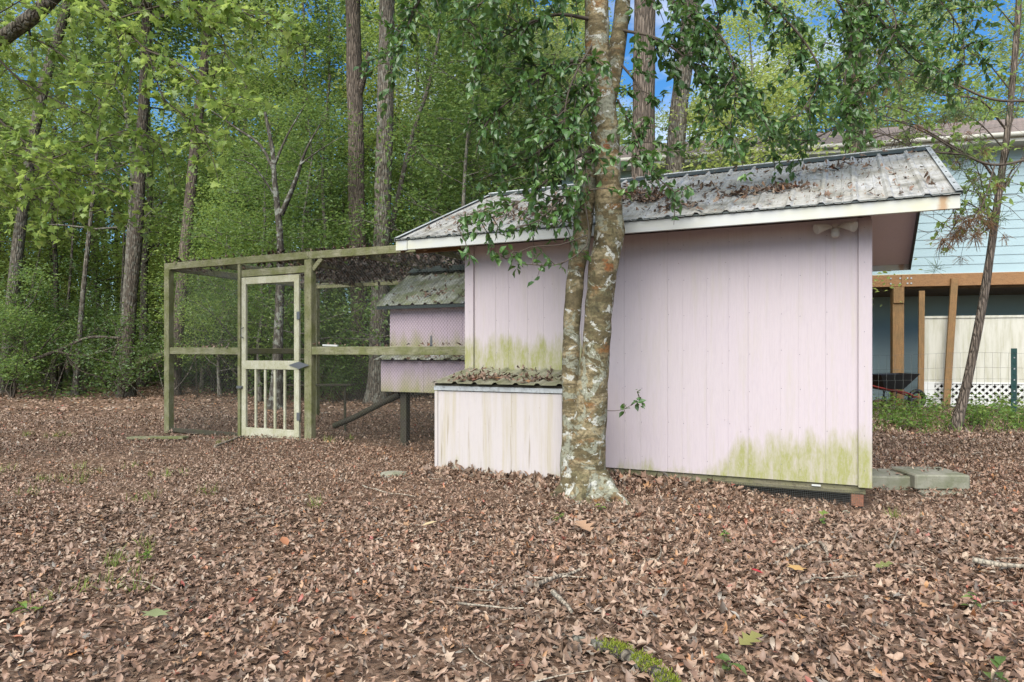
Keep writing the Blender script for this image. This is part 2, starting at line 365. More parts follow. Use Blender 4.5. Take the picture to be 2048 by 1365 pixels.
def littermat(name, dk=1.):
    m, nt, b = mat(name, (.2,.1,.07), .5, .45)
    g = nd(nt, 'ShaderNodeNewGeometry'); r = g.outputs['Random Per Island']; v = objco(nt)
    c = ramp(nt, r, [(0, (.04,.027,.017)), (.12, (.10,.060,.037)), (.33, (.185,.105,.066)), (.58, (.25,.152,.100)), (.80, (.305,.205,.140)), (.91, (.36,.27,.19)), (.95, (.245,.225,.19)), (.98, (.36,.18,.07)), (1, (.26,.065,.05))])
    c = mixc(nt, mth(nt, 'MULTIPLY', ramp(nt, noise(nt, v, .55, 3), [(.4, 0.), (.62, 1.)]), .35), c, (.16, .12, .085))
    f = noise(nt, v, 60, 3, .6)
    c = mixc(nt, mth(nt, 'MULTIPLY', ramp(nt, f, [(.45, 0.), (.7, 1.)]), .35), c, (.06, .04, .03))
    if dk != 1: c = mixc(nt, 1., c, (dk, dk, dk), 'MULTIPLY')
    setc(nt, b, c); return m
M['litter'] = littermat('dry_leaf')
M['litter_roof'] = littermat('damp_dark_leaf', .7); M['litter_shade'] = littermat('underside_shade_leaf', .30)  # the run roof mat's copy is darkened to carry its underside shade
def soil():
    m, nt, b = mat('soil', (.1,.06,.045), .95, .1); v = objco(nt)
    n1 = noise(nt, v, .8, 6, .6); n2 = noise(nt, v, 34, 6, .7); n3 = noise(nt, v, 9, 5, .65)
    c = ramp(nt, n2, [(.30, (.05,.032,.024)), (.5, (.14,.095,.065)), (.62, (.22,.155,.11)), (.75, (.32,.25,.185))])
    for sc_, am_ in ((24., .75), (41., .6)):      # old matted leaves pressed into the soil
        wv = nd(nt, 'ShaderNodeVectorMath', {0: v, 1: nd(nt, 'ShaderNodeVectorMath', {0: nd(nt, 'ShaderNodeTexNoise', {'Vector': v, 'Scale': 12.}).outputs['Color'], 3: .12}, operation='SCALE').outputs[0]}, operation='ADD').outputs[0]
        vo = nd(nt, 'ShaderNodeTexVoronoi', {'Vector': wv, 'Scale': sc_}); ve = nd(nt, 'ShaderNodeTexVoronoi', {'Vector': wv, 'Scale': sc_}, feature='DISTANCE_TO_EDGE')
        lc = ramp(nt, nd(nt, 'ShaderNodeSeparateColor', {0: vo.outputs['Color']}).outputs[0], [(0, (.04,.027,.018)), (.3, (.11,.065,.042)), (.6, (.18,.11,.072)), (.85, (.26,.175,.12)), (1, (.33,.245,.18))])
        lc = mixc(nt, ramp(nt, ve.outputs['Distance'], [(.0, .8), (.08, 0.)]), lc, (.03, .02, .014))
        c = mixc(nt, am_, c, lc) if sc_ < 30 else mixc(nt, mth(nt, 'MULTIPLY', ramp(nt, n3, [(.45, 0.), (.55, 1.)]), am_), c, lc)
    c = mixc(nt, mth(nt, 'MULTIPLY', ramp(nt, n1, [(.45, 0.), (.62, 1.)]), .35), c, (.13, .09, .068))
    c = mixc(nt, mth(nt, 'MULTIPLY', ramp(nt, n3, [(.5, 0.), (.7, 1.)]), .35), c, (.05, .035, .028))
    setc(nt, b, c); bump(nt, b, mth(nt, 'ADD', n2, n3), .7, .03); return m
M['soil'] = soil()
def concrete():
    m, nt, b = mat('mossy_concrete', (.4,.4,.36), .9, .2); v = objco(nt)
    c = mixc(nt, ramp(nt, noise(nt, v, 6, 6, .65), [(.35, 0.), (.65, 1.)]), (.24,.23,.185), (.135,.14,.09))
    c = mixc(nt, mth(nt, 'MULTIPLY', ramp(nt, noise(nt, v, 60, 3), [(.55, 0.), (.7, 1.)]), .5), c, (.12,.11,.08))
    setc(nt, b, c); bump(nt, b, noise(nt, v, 45, 5, .65), .4, .006); return m
M['concrete'] = concrete()
def siding(name, base):
    m, nt, b = mat(name, base, .55, .3); v = objco(nt)
    c = mixc(nt, mth(nt, 'MULTIPLY', ramp(nt, noise(nt, v, 1.1, 5, .6), [(.4, 0.), (.7, 1.)]), .35), base, tuple(x*.78 for x in base))
    setc(nt, b, c); return m
M['blue_siding'] = siding('blue_siding', (.30, .40, .425))
M['cream'] = siding('cream_trim', (.42, .41, .35))
def vinyl():
    m, nt, b = mat('stained_vinyl', (.7,.69,.63), .5, .3)
    n = noise(nt, objco(nt, (7, 3, .8)), 1.8, 7, .68)
    c = mixc(nt, mth(nt, 'MULTIPLY', ramp(nt, n, [(.42, 0.), (.68, 1.)]), .6), (.47,.455,.39), (.27,.255,.16))
    setc(nt, b, c); return m
M['vinyl'] = vinyl()
M['white_lattice'] = siding('white_lattice', (.56, .56, .53))
def shingle():
    m, nt, b = mat('brown_shingle', (.25,.2,.17), .9, .2)
    br = nd(nt, 'ShaderNodeTexBrick', {'Vector': objco(nt), 'Color1': col((.26,.20,.17)), 'Color2': col((.18,.15,.13)), 'Mortar': col((.08,.065,.06)), 'Scale': 1., 'Mortar Size': .012, 'Brick Width': .33, 'Row Height': .14})
    setc(nt, b, br.outputs[0]); return m
M['shingle'] = shingle()
M['brick'] = wood('worn_brick', (.25, .10, .06), (.17, .07, .05), (.14,.12,.06), .3)
M['lamp_white'] = siding('lamp_plastic', (.46, .44, .40))
M['tpost'] = mat('dark_green_steel', (.012, .04, .035), .5, .4)[0]
M['stone'] = concrete(); 

# ---------------------------------------------------------------- leaf templates
def leaf_strip(rows, width, lobes=0, bend=0., fold=.2, twist=0., seed=0):
    """leaf with a midrib: rows x 3 verts; length 1 along +y"""
    r = np.random.default_rng(seed); V = []
    ang = 0; y = 0; z = 0; st = 1/(rows-1)
    for i in range(rows):
        t = i*st
        w = width*.5*(math.sin(PI*min(1, (t*.92+.06)))**.75)
        if i == 0 or i == rows-1: w = .012
        elif lobes: w *= (1.35 if i % 2 else .42)
        f = fold*w*2
        back = -.10*w if lobes and i % 2 else 0
        tw = twist*t
        for sx in (-1, 0, 1):
            hx = sx*w; hz = f*abs(sx)
            V.append((hx*math.cos(tw)-hz*math.sin(tw)*.3, y+(.12*abs(sx) if lobes and i % 2 else 0), z+hz+hx*math.sin(tw)))
        ang += bend*st*(1+.3*r.normal()); y += st*math.cos(ang); z += st*math.sin(ang)
    Fq = []
    for i in range(rows-1):
        for j in (0, 1):
            a = i*3+j; Fq.append((a, a+1, a+4, a+3))
    return np.array(V), np.array(Fq)
RHOMB = [(np.array([(0,0,0),(-w*.5,.45,.10),(0,1,-.05),(w*.5,.45,.10)]), np.array([(0,2,1),(0,3,2)])) for w in (.5,.6)]
RHOMB_THIN = [(np.array([(0,0,0),(-.15,.45,.05),(0,1,-.1),(.15,.45,.05)]), np.array([(0,2,1),(0,3,2)]))]
OVAL = [(np.array([(0,0,0),(-w*.42,.28,.07),(-w*.46,.62,.07),(0,1,-.22),(w*.46,.62,.07),(w*.42,.28,.07),(0,.45,0)]),
         np.array([(0,6,2,1),(6,3,2,2),(0,5,4,6),(6,4,3,3)])[:, :4]) for w in (.5,.58)]
OVAL = [(v, np.array([(0,6,1),(1,6,2),(6,3,2),(0,5,6),(5,4,6),(6,4,3)])) for v, _ in OVAL]
def maple(fold):
    a = [(.0,0),( .16,.10),(.52,.05),(.36,.30),(.60,.52),(.30,.52),(.22,.68),(0,1.02)]
    pts = [(x, y) for x, y in a] + [(-x, y) for x, y in a[-2:0:-1]]
    V = [(0, .38, 0)] + [(x, y, fold*abs(x)-.10*y*y) for x, y in pts]
    n = len(pts); return np.array(V), np.array([(0, 1+i, 1+(i+1) % n) for i in range(n)])
MAPLE = [maple(.15), maple(-.12)]
LIT_HI = [leaf_strip(4, w, lb, bd, fo, tw, i) for i, (w, lb, bd, fo, tw) in enumerate([
    (.42,0,.9,.25,.3),(.36,0,1.6,.45,-.4),(.48,0,-.9,.2,.5),(.40,0,.5,.6,.2),(.34,0,2.2,.3,.7),(.5,0,-.5,-.4,-.5),(.38,0,1.2,-.3,.8),(.30,0,.3,.5,.2)])] + \
    [leaf_strip(6, w, 1, bd, fo, tw, 30+i) for i, (w, bd, fo, tw) in enumerate([(.8,.5,.15,.3),(.75,.9,.3,-.4),(.85,-.5,.2,.4),(.9,.2,.1,.2)])]
LIT_LO = [leaf_strip(3, w, 0, bd, fo, tw, i) for i, (w, bd, fo, tw) in enumerate([(.5,.9,.3,.3),(.4,1.6,.5,-.4),(.55,-.9,.2,.5),(.4,.4,.6,.2)])]
LIT_FAR = [leaf_strip(3, w, 0, bd, fo, 0, i) for i, (w, bd, fo) in enumerate([(.6,.9,.3),(.5,-.8,.4)])]

def rnd_dirs(n, zlo=-.6, zhi=.4, rng=RNG):
    a = rng.uniform(0, 2*PI, n); z = rng.uniform(zlo, zhi, n)
    return np.stack([np.cos(a), np.sin(a), z], 1)
def rnd_norm(n, s=.6, rng=RNG): return np.array((0, 0, 1.)) + rng.normal(0, s, (n, 3))

# ---------------------------------------------------------------- ground
ANG = -rad(25.37); U = np.array((math.cos(ANG), math.sin(ANG), 0)); Vv = np.array((-math.sin(ANG), math.cos(ANG), 0)); L0 = np.array((-.443, 6.98, 0))
def SL(u, v, z=0): return L0 + U*u + Vv*v + np.array((0, 0, z))
def to_uv(x, y): 
    dx = x-L0[0]; dy = y-L0[1]; return dx*U[0]+dy*U[1], dx*Vv[0]+dy*Vv[1]
HA = -rad(14); HU = np.array((math.cos(HA), math.sin(HA), 0)); HV = np.array((-math.sin(HA), math.cos(HA), 0)); H0 = np.array((9.136, 14.6, 0))
def gh(x, y):
    z = .022*np.sin(x*1.3+y*.7)+.018*np.sin(x*.6-y*1.9+1)+.012*np.sin(x*3.1+y*2.3+2)+.008*np.sin(5.1*x-4.3*y)
    z = z + .05*np.exp(-((x-.55)**2+(y-5.75)**2)/.35) + .05*np.exp(-((x+.3)**2+(y-6.2)**2)/.5) - .085*np.exp(-((x-2.75)**2/1.1+(y-5.35)**2/.35))
    return z*np.clip((60-y)/40, .2, 1)
def axis(lo, hi, n): 
    t = np.linspace(-1, 1, n); s = np.sinh(t*4.2)/math.sinh(4.2); return np.where(s < 0, -s*lo, s*hi)
gx = axis(-160, 160, 140); gy = axis(-60, 240, 150)+5
X, Y = np.meshgrid(gx, gy); Z = gh(X, Y)
n0, n1 = X.shape; idx = np.arange(n0*n1).reshape(n0, n1)
Q = np.stack([idx[:-1,:-1], idx[:-1,1:], idx[1:,1:], idx[1:,:-1]], -1).reshape(-1, 4)
tag(Geo().add(np.stack([X, Y, Z], -1), Q).build('ground', M['soil'], smooth=True), 'leaf strewn brown forest soil of the yard', 'ground', kind='structure')

# ---------------------------------------------------------------- shed
shed = thing('shed', 'large pink plywood shed with ribbed metal gable roof', 'shed', tuple(L0), ANG)
SW, SD, ZB, ZT = 3.575, 3.25, .107, 2.20
rs = random.Random(3)
edges = [.085]; 
pat = [.235,.14,.20,.165,.26,.12,.19,.215,.15,.24,.13,.20,.18,.16,.25,.14,.2,.2,.2]
for p in pat:
    if edges[-1]+p > SW-.16: break
    edges.append(edges[-1]+p)
edges.append(SW-.085)
gaps = [rs.choice((.0001, .0003, .0006)) for _ in edges]
for k, (a, b) in enumerate(zip(edges[:-1], edges[1:])):
    Geo().box((a+gaps[k], -.012+rs.uniform(0, .0010), ZB), (b-gaps[k+1], -.0075, ZT)).build('siding_board', M['pink_wall'], shed, bevel=.0006)
Geo().box((0, -.0072, ZB), (SW, .05, ZT)).build('wall', M['pink_plain'], shed)
Geo().box((-.014, -.034, ZB-.012), (.083, -.0005, ZT-.02)).build('corner_board', M['pink_wall'], shed, bevel=.003)
Geo().box((SW-.083, -.034, ZB-.012), (SW+.014, -.0005, ZT-.02)).build('corner_board', M['pink_wall'], shed, bevel=.003)
SLP = .414; EO = .38; ZE = 2.263; VR = SD/2; AL, AR = -.588, SW+.547
def zr(v): return ZE + SLP*(min(v, SD-v)+EO)
ZR = zr(VR)
def gable(u0, u1):
    pts = [(-.0, ZB), (SD, ZB), (SD, ZT), (VR, ZR-.06), (0, ZT)]
    V = [(u0, v, z) for v, z in pts]+[(u1, v, z) for v, z in pts]; n = 5
    g = Geo().add(V, [(0,1,2,3,4)]); g.add(V, [(9,8,7,6,5)])
    for i in range(n):
        j = (i+1) % n; g.add([V[i], V[j], V[n+j], V[n+i]], [(0,3,2,1)])
    return g
gable(.0, .045).build('gable_wall', M['pink_plain'], shed).location = (0, .051, 0)
gable(SW-.045, SW).build('gable_wall', M['pink_plain'], shed).location = (0, .051, 0)
for k in range(15):
    v0 = .06+k*.21; zt = min(zr(v0), zr(v0+.2))-.075
    Geo().box((SW, v0, ZB), (SW+.012, v0+.206, zt)).build('siding_board', M['pink_plain'], shed, bevel=.0015)
Geo().box((0, SD-.0, ZB), (SW, SD+.045, ZT)).build('wall', M['pink_plain'], shed)
# deck (underside), fascias, rafters
def slab(u0, u1, va, vb, top, thick):
    V = []
    for u in (u0, u1):
        for v in (va, vb):
            V += [(u, v, zr(v)+top), (u, v, zr(v)+top-thick)]
    return Geo().add(V, [(0,4,6,2),(1,3,7,5),(0,1,5,4),(2,6,7,3),(0,2,3,1),(4,5,7,6)])
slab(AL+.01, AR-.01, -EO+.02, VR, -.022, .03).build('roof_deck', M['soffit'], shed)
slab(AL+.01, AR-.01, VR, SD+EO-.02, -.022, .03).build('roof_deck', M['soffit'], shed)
Geo().box((AL+.135, -EO-.012, 2.150), (AR-.0, -EO+.018, 2.245)).build('fascia', M['white_trim'], shed, bevel=.003)
Geo().box((AL, -EO-.014, 2.146), (AL+.131, -EO+.018, 2.245)).build('fascia', M['white_trim'], shed, bevel=.003)
Geo().box((AL, SD+EO-.018, 2.15), (AR, SD+EO+.012, 2.245)).build('fascia', M['white_trim'], shed, bevel=.003)
for u0 in (AL, AR-.022):
    for va, vb in ((-EO+.02, VR), (VR, SD+EO-.02)):
        slab(u0, u0+.022, va, vb, -.024, .10).build('rake_board', M['white_trim'] if u0 < 0 else M['dark_metal'], shed)
for u0 in (-.30, -.56):
    slab(u0, u0+.04, -EO+.03, VR, -.055, .09).build('rafter', M['rafter'], shed)
Geo().beam((AL+.05, -.10, 2.20), (-.03, -.10, 2.20), .04, .09).build('lookout', M['rafter'], shed)
Geo().box((AL, -EO-.024, 2.246), (AR+.004, -EO-.002, 2.2605)).build('drip_edge', M['dark_metal'], shed)
# ribbed metal sheets
def sheet(u0, u1, fz, va, vb, rib=.229, h=.019, minor=True, rows=5, seed=0, flute=None):
    r = np.random.default_rng(seed); us, zs = [], []
    k = math.floor(u0/rib)
    prof = [(0,0),(.018,h),(.042,h),(.06,0)]
    if minor: prof += [(.105,0),(.110,.004),(.118,.004),(.123,0),(.165,0),(.170,.004),(.178,.004),(.183,0)]
    while k*rib < u1:
        for a, b in prof:
            if u0 <= k*rib+a <= u1: us.append(k*rib+a); zs.append(b)
        k += 1
    us = [u0]+us+[u1]; zs = [0]+zs+[0]; us = np.array(us); zs = np.array(zs); vs_ = np.linspace(va, vb, rows)
    V = np.array([[(u, v+(r.normal(0, .0015)), fz(v)+z+r.normal(0, .0012)) for u, z in zip(us, zs)] for v in vs_])
    i = np.arange(len(us)-1)[None]; j = np.arange(rows-1)[:, None]*len(us)
    return Geo().add(V.reshape(-1, 3), np.stack([j+i, j+i+1, j+len(us)+i+1, j+len(us)+i], -1).reshape(-1, 4))
npan = 5; wpan = (AR-AL)/npan
for side in (0, 1):
    for k in range(npan):
        u0 = AL+k*wpan; 
        sheet(u0, u0+wpan+(.02 if k < npan-1 else 0), lambda v, k=k: zr(v)+.0015*(k % 2), (-EO-.035) if not side else VR, VR if not side else SD+EO+.035, seed=k+9*side).build('roof_panel', M['roof_metal'], shed)
g = Geo()
for s in (-1, 1):
    V = [(u, VR+s*t, ZR+.026-SLP*t+(0 if t < .12 else -.012)) for u in (AL-.01, AR+.01) for t in (0, .13, .14)]
    g.add(V, [(0,1,4,3),(1,2,5,4)])
g.build('ridge_cap', M['dark_metal'], shed)
Geo().tube([(AL-.01, VR, ZR+.026), (AR+.01, VR, ZR+.026)], .012, 6).build('ridge_roll', M['galv'], shed)
for u0 in (AL-.004, AR-.03):
    V = [(u, v, zr(v)+.022+(0 if u != (AR+.012) else 0)) for v in (-EO-.035, VR) for u in (u0, u0+.042)]
    V += [(u0+(.042 if u0 > 1 else 0), v, zr(v)-.02) for v in (-EO-.035, VR)]
    Geo().add(V, [(0,1,3,2),(1 if u0 > 1 else 0, 3 if u0 > 1 else 2, 5, 4)]).build('rake_trim', M['galv'], shed)
    for k in range(9 if u0 > 1 else 0):
        v = -EO+k*.22; Geo().box((u0+.014, v, zr(v)+.022), (u0+.026, v+.012, zr(v)+.030)).build('screw', M['dark_metal'], shed)
g = Geo(); q = []
for e in edges[1:-1]:
    for z in np.arange(.22, 2.1, .31): q += [(e+rs.uniform(.008, .014), z+rs.uniform(-.02, .02))]
for z in np.arange(.2, 2.1, .27): q += [(.042, z), (SW-.04, z+.03)]
for u, z in q:
    y = -.0128 if .09 < u < SW-.09 else -.0345
    g.add([(u+.0035*math.cos(t), y, z+.0035*math.sin(t)) for t in np.arange(6)*PI/3], [(0,1,2,3,4,5)])
g.build('nail_heads', M['hinge'], shed)['kind'] = 'stuff'
# skid, brick, hardware cloth
Geo().box((0.02, .012, .035), (SW-.03, .06, ZB-.002)).build('skid', M['skid'], shed, bevel=.004)
Geo().box((SW-.135, .004, -.06), (SW-.045, .10, .034)).build('brick', M['brick'], shed, bevel=.004)
A, B = [], []
for k in range(int(1.45/.014)):
    u = SW-1.5+k*.014; A.append((u, .004, -.08)); B.append((u, .004, .062))
for k in range(11): A.append((SW-1.5, .004, -.08+k*.014)); B.append((SW-.05, .004, -.08+k*.014))
tag(Geo().prisms(np.array(A), np.array(B), .0011).build('vent_mesh', M['wire'], shed), kind='stuff')
Geo().box((SW-.42, -.004, .074), (SW-.35, .012, .09)).build('bracket', M['white_trim'], shed, bevel=.003)

# flood light under the eave
FLS = .72
fl = thing('flood_light', 'twin head motion flood light under the shed eave', 'flood light', tuple(SL(3.33, -.033, 2.10)), ANG); fl.scale = (FLS,)*3
Geo().tube([(0,0,.04),(0,-.03,.04)], .05, 14, cap=True).build('base', M['lamp_white'], fl, smooth=False)
for s in (-1, 1):
    Geo().tube([(s*.03,-.03,.045),(s*.06,-.07,.055)], .014, 8, cap=True).build('lamp_arm', M['lamp_white'], fl)
    Geo().tube([(s*.055,-.055,.05),(s*.085,-.08,.05),(s*.15,-.125,.035),(s*.185,-.15,.02),(s*.19,-.153,.018)], [.022,.034,.052,.060,.05], 14, cap=True).build('lamp_head', M['lamp_white'], fl, smooth=True)
Geo().tube([(0,-.03,.03),(0,-.06,.0),(0,-.075,-.045),(0,-.08,-.07)], [.026,.042,.044,.03], 12, cap=True).build('sensor', M['lamp_white'], fl, smooth=True)

# ---------------------------------------------------------------- feed box in front of the shed
fb = thing('feed_box', 'low pink streaked box with mossy metal lid against the shed', 'storage box', tuple(SL(.03, -.66)), ANG)
o_ = np.array((.03, -.66, 0))
BW, BP = 1.234, .66
Geo().box((.03, 0, -.06), (BW, .02, .80)).build('front_panel', M['box_paint'], fb, bevel=.002)
Geo().box((.0, .004, -.06), (.018, BP-.04, .80)).build('side_panel', M['pink_plain'], fb)
Geo().box((BW+.001, .012, -.06), (BW+.018, BP-.04, .80)).build('side_panel', M['pink_plain'], fb)
Geo().box((-.004, -.006, -.06), (.028, .012, .80)).build('corner_strip', M['box_paint'], fb, bevel=.002)
Geo().box((-.006, -.014, .806), (BW+.016, .012, .846)).build('trim_strip', M['galv'], fb, bevel=.002)
Geo().box((.0, -.002, .848), (BW+.01, BP-.05, .868)).build('lid_gap_slab', M['dark_wood'], fb)  # dark slab standing in for the shadowed gap below the lid
sheet(-.02, BW+.03, lambda v: .872+.17*(v+.05), -.05, BP-.045, .20, .017, False, 6, 4).build('roof_panel', M['box_metal'], fb)

# ---------------------------------------------------------------- raised coop on the shed's left side
CV0, CV1, CL = 1.42, 2.9, 1.94
coop = thing('raised_coop', 'raised pink hen coop with ribbed metal roof inside the wire run', 'chicken coop', tuple(SL(-CL/2, CV0)), ANG)
co = (-CL/2, CV0, 0)
def cbuild(g, name, m, **k): return g.build(name, M[m], coop, off=co, **k)
for k in range(9):
    u0 = -CL+k*CL/9
    cbuild(Geo().box((u0+.0005, CV0, 1.19), (u0+CL/9-.0005, CV0+.02, 1.75)), 'siding_board', 'pink_coop_upper', bevel=.0015)
cbuild(Geo().box((-CL, CV0+.021, .66), (-.02, CV0+.05, 1.78)), 'front_wall', 'pink_coop')
cbuild(Geo().box((-CL, CV1-.03, .66), (-.02, CV1, 1.75)), 'back_wall', 'pink_coop')
cbuild(Geo().box((-CL+.001, CV0+.051, .67), (-CL+.03, CV1-.031, 1.76)), 'side_wall', 'pink_coop')
cbuild(Geo().box((-CL+.031, CV0+.051, .66), (-.02, CV1-.031, .69)), 'floor', 'dark_wood')
cm = (CV0+CV1)/2
def zc(v): return 1.745+.60*(min(v, CV0+CV1-v)-CV0+.16)
cbuild(sheet(-CL-.11, -.02, zc, CV0-.16, cm, .19, .02, False, 5, 21), 'roof_panel', 'coop_metal')
cbuild(sheet(-CL-.11, -.02, zc, cm, CV1+.16, .19, .02, False, 5, 22), 'roof_panel', 'coop_metal')
cbuild(Geo().box((-CL-.10, CV0-.15, 1.70), (-.02, CV0-.13, 1.738)), 'drip_edge', 'dark_metal')
V = [(u, cm+s, zc(cm)+.055-abs(s)*.6) for u in (-CL-.12, -.02) for s in (-.16, 0, .16)]
cbuild(Geo().add(V, [(0,1,4,3),(1,2,5,4)]), 'ridge_cap', 'dark_metal')
g = Geo(); V = [(-CL+.005, CV0+.03, 1.745), (-CL+.005, CV1-.03, 1.745), (-CL+.005, cm, zc(cm)-.03)]
g.add(V, [(0,1,2)]); cbuild(g, 'gable', 'pink_coop')
NL = 1.9
for k in range(3):
    u0 = -NL+k*NL/3
    cbuild(Geo().box((u0+.001, 1.17, .655), (u0+NL/3-.001, 1.19, 1.045)), 'nest_board', 'pink_coop_lower', bevel=.0015)
cbuild(Geo().box((-NL, 1.191, .655), (-NL+.02, CV0-.001, 1.06)), 'nest_side', 'pink_coop')
cbuild(Geo().box((-NL+.021, 1.191, .658), (-.02, CV0-.001, .68)), 'nest_floor', 'dark_wood')
cbuild(sheet(-NL-.07, -.02, lambda v: 1.058+.30*(v-1.11), 1.11, CV0-.002, .19, .02, False, 3, 23), 'nest_lid', 'coop_metal')
cbuild(Geo().add([(-1.335, CV0-.004, 1.19), (-1.285, CV0-.004, 1.19), (-1.302, CV0-.004, 1.36), (-1.318, CV0-.004, 1.36), (-1.335, CV0-.0, 1.19), (-1.285, CV0, 1.19), (-1.302, CV0, 1.36), (-1.318, CV0, 1.36)], [(0,1,2,3),(4,7,6,5),(0,4,5,1),(1,5,6,2),(2,6,7,3),(3,7,4,0)]), 'strap_hinge', 'hinge')
cbuild(Geo().box((-1.72, CV0-.012, 1.185), (-.02, CV0-.001, 1.215)), 'hinge_strip', 'galv')
for u, v in ((-1.62, 1.30), (-1.62, 2.7), (-.2, 1.30), (-.2, 2.7)):
    cbuild(Geo().beam((u, v, -.05), (u, v, .655), .09, .09), 'leg', 'dark_wood', bevel=.004)

# ---------------------------------------------------------------- chicken run
RV, RB, RL = .85, 3.95, -5.36
run = thing('chicken_run', 'weathered mossy timber chicken run with wire netting and a door', 'chicken run', tuple(SL(-2.7, RV)), ANG)
ro = (-2.7, RV, 0)
def rbuild(g, name, m, **k): return g.build(name, M[m], run, off=ro, **k)
DL, DR = -3.953, -2.80
def post(u, v, w, z1=2.33, d=.09): rbuild(Geo().box((u-w/2, v-d/2, -.1), (u+w/2, v+d/2, z1)), 'post', 'lumber_v', bevel=.005)
post(RL, RV, .10); post(DL, RV, .05); post(DR+.035, RV, .115); post(-.08, RV, .09)
post(RL, RB, .10, 2.31); post(-2.6, RB, .10, 2.31); post(-.08, RB, .09, 2.31)
def tb(a, b, w, h, name, m='lumber_h'): rbuild(Geo().beam(a, b, w, h), name, m, bevel=.004)
tb((RL-.07, RV, 2.378), (DR+.03, RV, 2.388), .05, .093, 'top_beam')
tb((DR+.035, RV, 2.385), (-.02, RV, 2.375), .05, .095, 'top_beam')
tb((RL-.05, RB, 2.36), (-.02, RB, 2.36), .05, .095, 'top_beam')
tb((RL, RV+.03, 2.36), (RL, RB-.03, 2.36), .05, .09, 'side_beam', 'lumber_y')
for u in (-4.3, -3.0, -1.9, -.9): tb((u, RV+.03, 2.345), (u, RB-.03, 2.345), .04, .09, 'rafter', 'lumber_y')
tb((RL+.05, RV-.012, 1.17), (DL-.026, RV-.012, 1.165), .04, .095, 'mid_rail')
tb((DR+.095, RV-.02, 1.17), (-.13, RV-.02, 1.165), .04, .10, 'mid_rail')
tb((RL+.05, RB, 1.17), (-.05, RB, 1.17), .04, .09, 'mid_rail')
tb((RL, RV+.05, 1.17), (RL, RB-.05, 1.17), .04, .09, 'mid_rail', 'lumber_y')
tb((DL+.026, RV-.005, 2.205), (DR-.024, RV-.005, 2.215), .04, .092, 'door_header')
tb((RL+.06, RV, .04), (DL-.03, RV, .03), .04, .06, 'ground_sill', 'dark_wood')
# corner brace by the door post
tb((DR+.09, RV, 2.20), (DR+.23, RV, 2.335), .04, .06, 'brace')
def hexnet(o, ex, ey, W, H, a, r, zf=None):
    p = a/2; q = a*.25; nc = int(W/p)+1; sg = a*.29; nr = int(H/sg)+1
    i = np.arange(nc)[:, None]; k = np.arange(nr+1)[None]
    off = np.where((k % 4) < 2, 1., -1.)*np.where(i % 2 == 0, 1., -1.)*q*.92
    x = np.clip(i*p+off, 0, W); y = np.minimum(k*sg, H)+0*i
    Pt = o+x[..., None]*ex+y[..., None]*ey
    if zf is not None: Pt[..., 2] += zf(x, y)
    A, B = Pt[:, :-1].reshape(-1, 3), Pt[:, 1:].reshape(-1, 3)
    return Geo().prisms(A, B, r)
ex = np.array((1., 0, 0)); ey = np.array((0, 1., 0)); ez = np.array((0, 0, 1.))
def net(g): tag(rbuild(g, 'wire_netting', 'wire'), kind='stuff')
net(hexnet(np.array((RL+.05, RV+.047, .0)), ex, ez, DL-RL-.05, 2.33, .042, .0012))
net(hexnet(np.array((DR+.09, RV+.047, .0)), ex, ez, -DR-.1, 2.33, .040, .0010))
net(hexnet(np.array((RL+.052, RV+.05, .0)), ey, ez, RB-RV-.1, 2.33, .055, .0011))
net(hexnet(np.array((RL, RB-.052, .0)), ex, ez, -RL-.1, 2.33, .085, .0011))
def sag(u, v): 
    b = np.abs(np.sin((u+.35)*PI/1.15)); return -.03-.11*b*np.sin(np.clip(v/(RB-RV), 0, 1)*PI)
net(hexnet(np.array((RL, RV+.03, 2.41)), ex, ey, -RL-.05, RB-RV-.06, .07, .0011, lambda x, y: sag(x, y)))
# door > stiles, rails, spindles, hinges
D0, D1, DV = -3.885, -2.895, RV-.045
door_g = Geo().box((D0, DV-.02, .925), (D1, DV+.02, 1.04))
door = rbuild(door_g, 'door', 'door_paint', bevel=.004); door['label'] = 'pale weathered screen door with four turned spindles'
def dsub(g, name, m='door_paint', bevel=.003): return g.build(name, M[m], door, bevel=bevel)
dsub(Geo().box((D0, DV-.018, .0), (D0+.075, DV+.018, .9245)), 'stile'); dsub(Geo().box((D0, DV-.018, 1.0405), (D0+.075, DV+.018, 2.145)), 'stile')
dsub(Geo().box((D1-.08, DV-.018, .0), (D1, DV+.018, .9245)), 'stile'); dsub(Geo().box((D1-.08, DV-.018, 1.0405), (D1, DV+.018, 2.145)), 'stile')
dsub(Geo().box((D0+.0755, DV-.017, 2.055), (D1-.0805, DV+.017, 2.144)), 'top_rail')
dsub(Geo().box((D0+.0755, DV-.017, .002), (D1-.0805, DV+.017, .15)), 'bottom_rail')
for k in range(4):
    u = D0+.075+(D1-D0-.155)*(k+1)/5+(.0)
    dsub(Geo().beam((u, DV, .15), (u, DV, .925), .032, .026), 'spindle')
for z in (1.62, .33): dsub(Geo().box((D1-.03, DV-.026, z-.05), (D1+.02, DV-.0185, z+.05)), 'hinge', 'hinge', .001)
for s in (-1, 1):
    c = D1+.012
    dsub(Geo().add([(c, DV-.032, .935), (c+s*.06, DV-.032, .955), (c+s*.17, DV-.032, .985), (c+s*.06, DV-.032, 1.015), (c, DV-.032, 1.03), (c, DV-.022, .935), (c+s*.06, DV-.022, .955), (c+s*.17, DV-.022, .985), (c+s*.06, DV-.022, 1.015), (c, DV-.022, 1.03)],
        [(0,1,2,3,4)]).add([(c, DV-.022, .935), (c+s*.17, DV-.022, .985), (c, DV-.022, 1.03)], [(0,2,1)]), 'strap_hinge', 'hinge', 0)
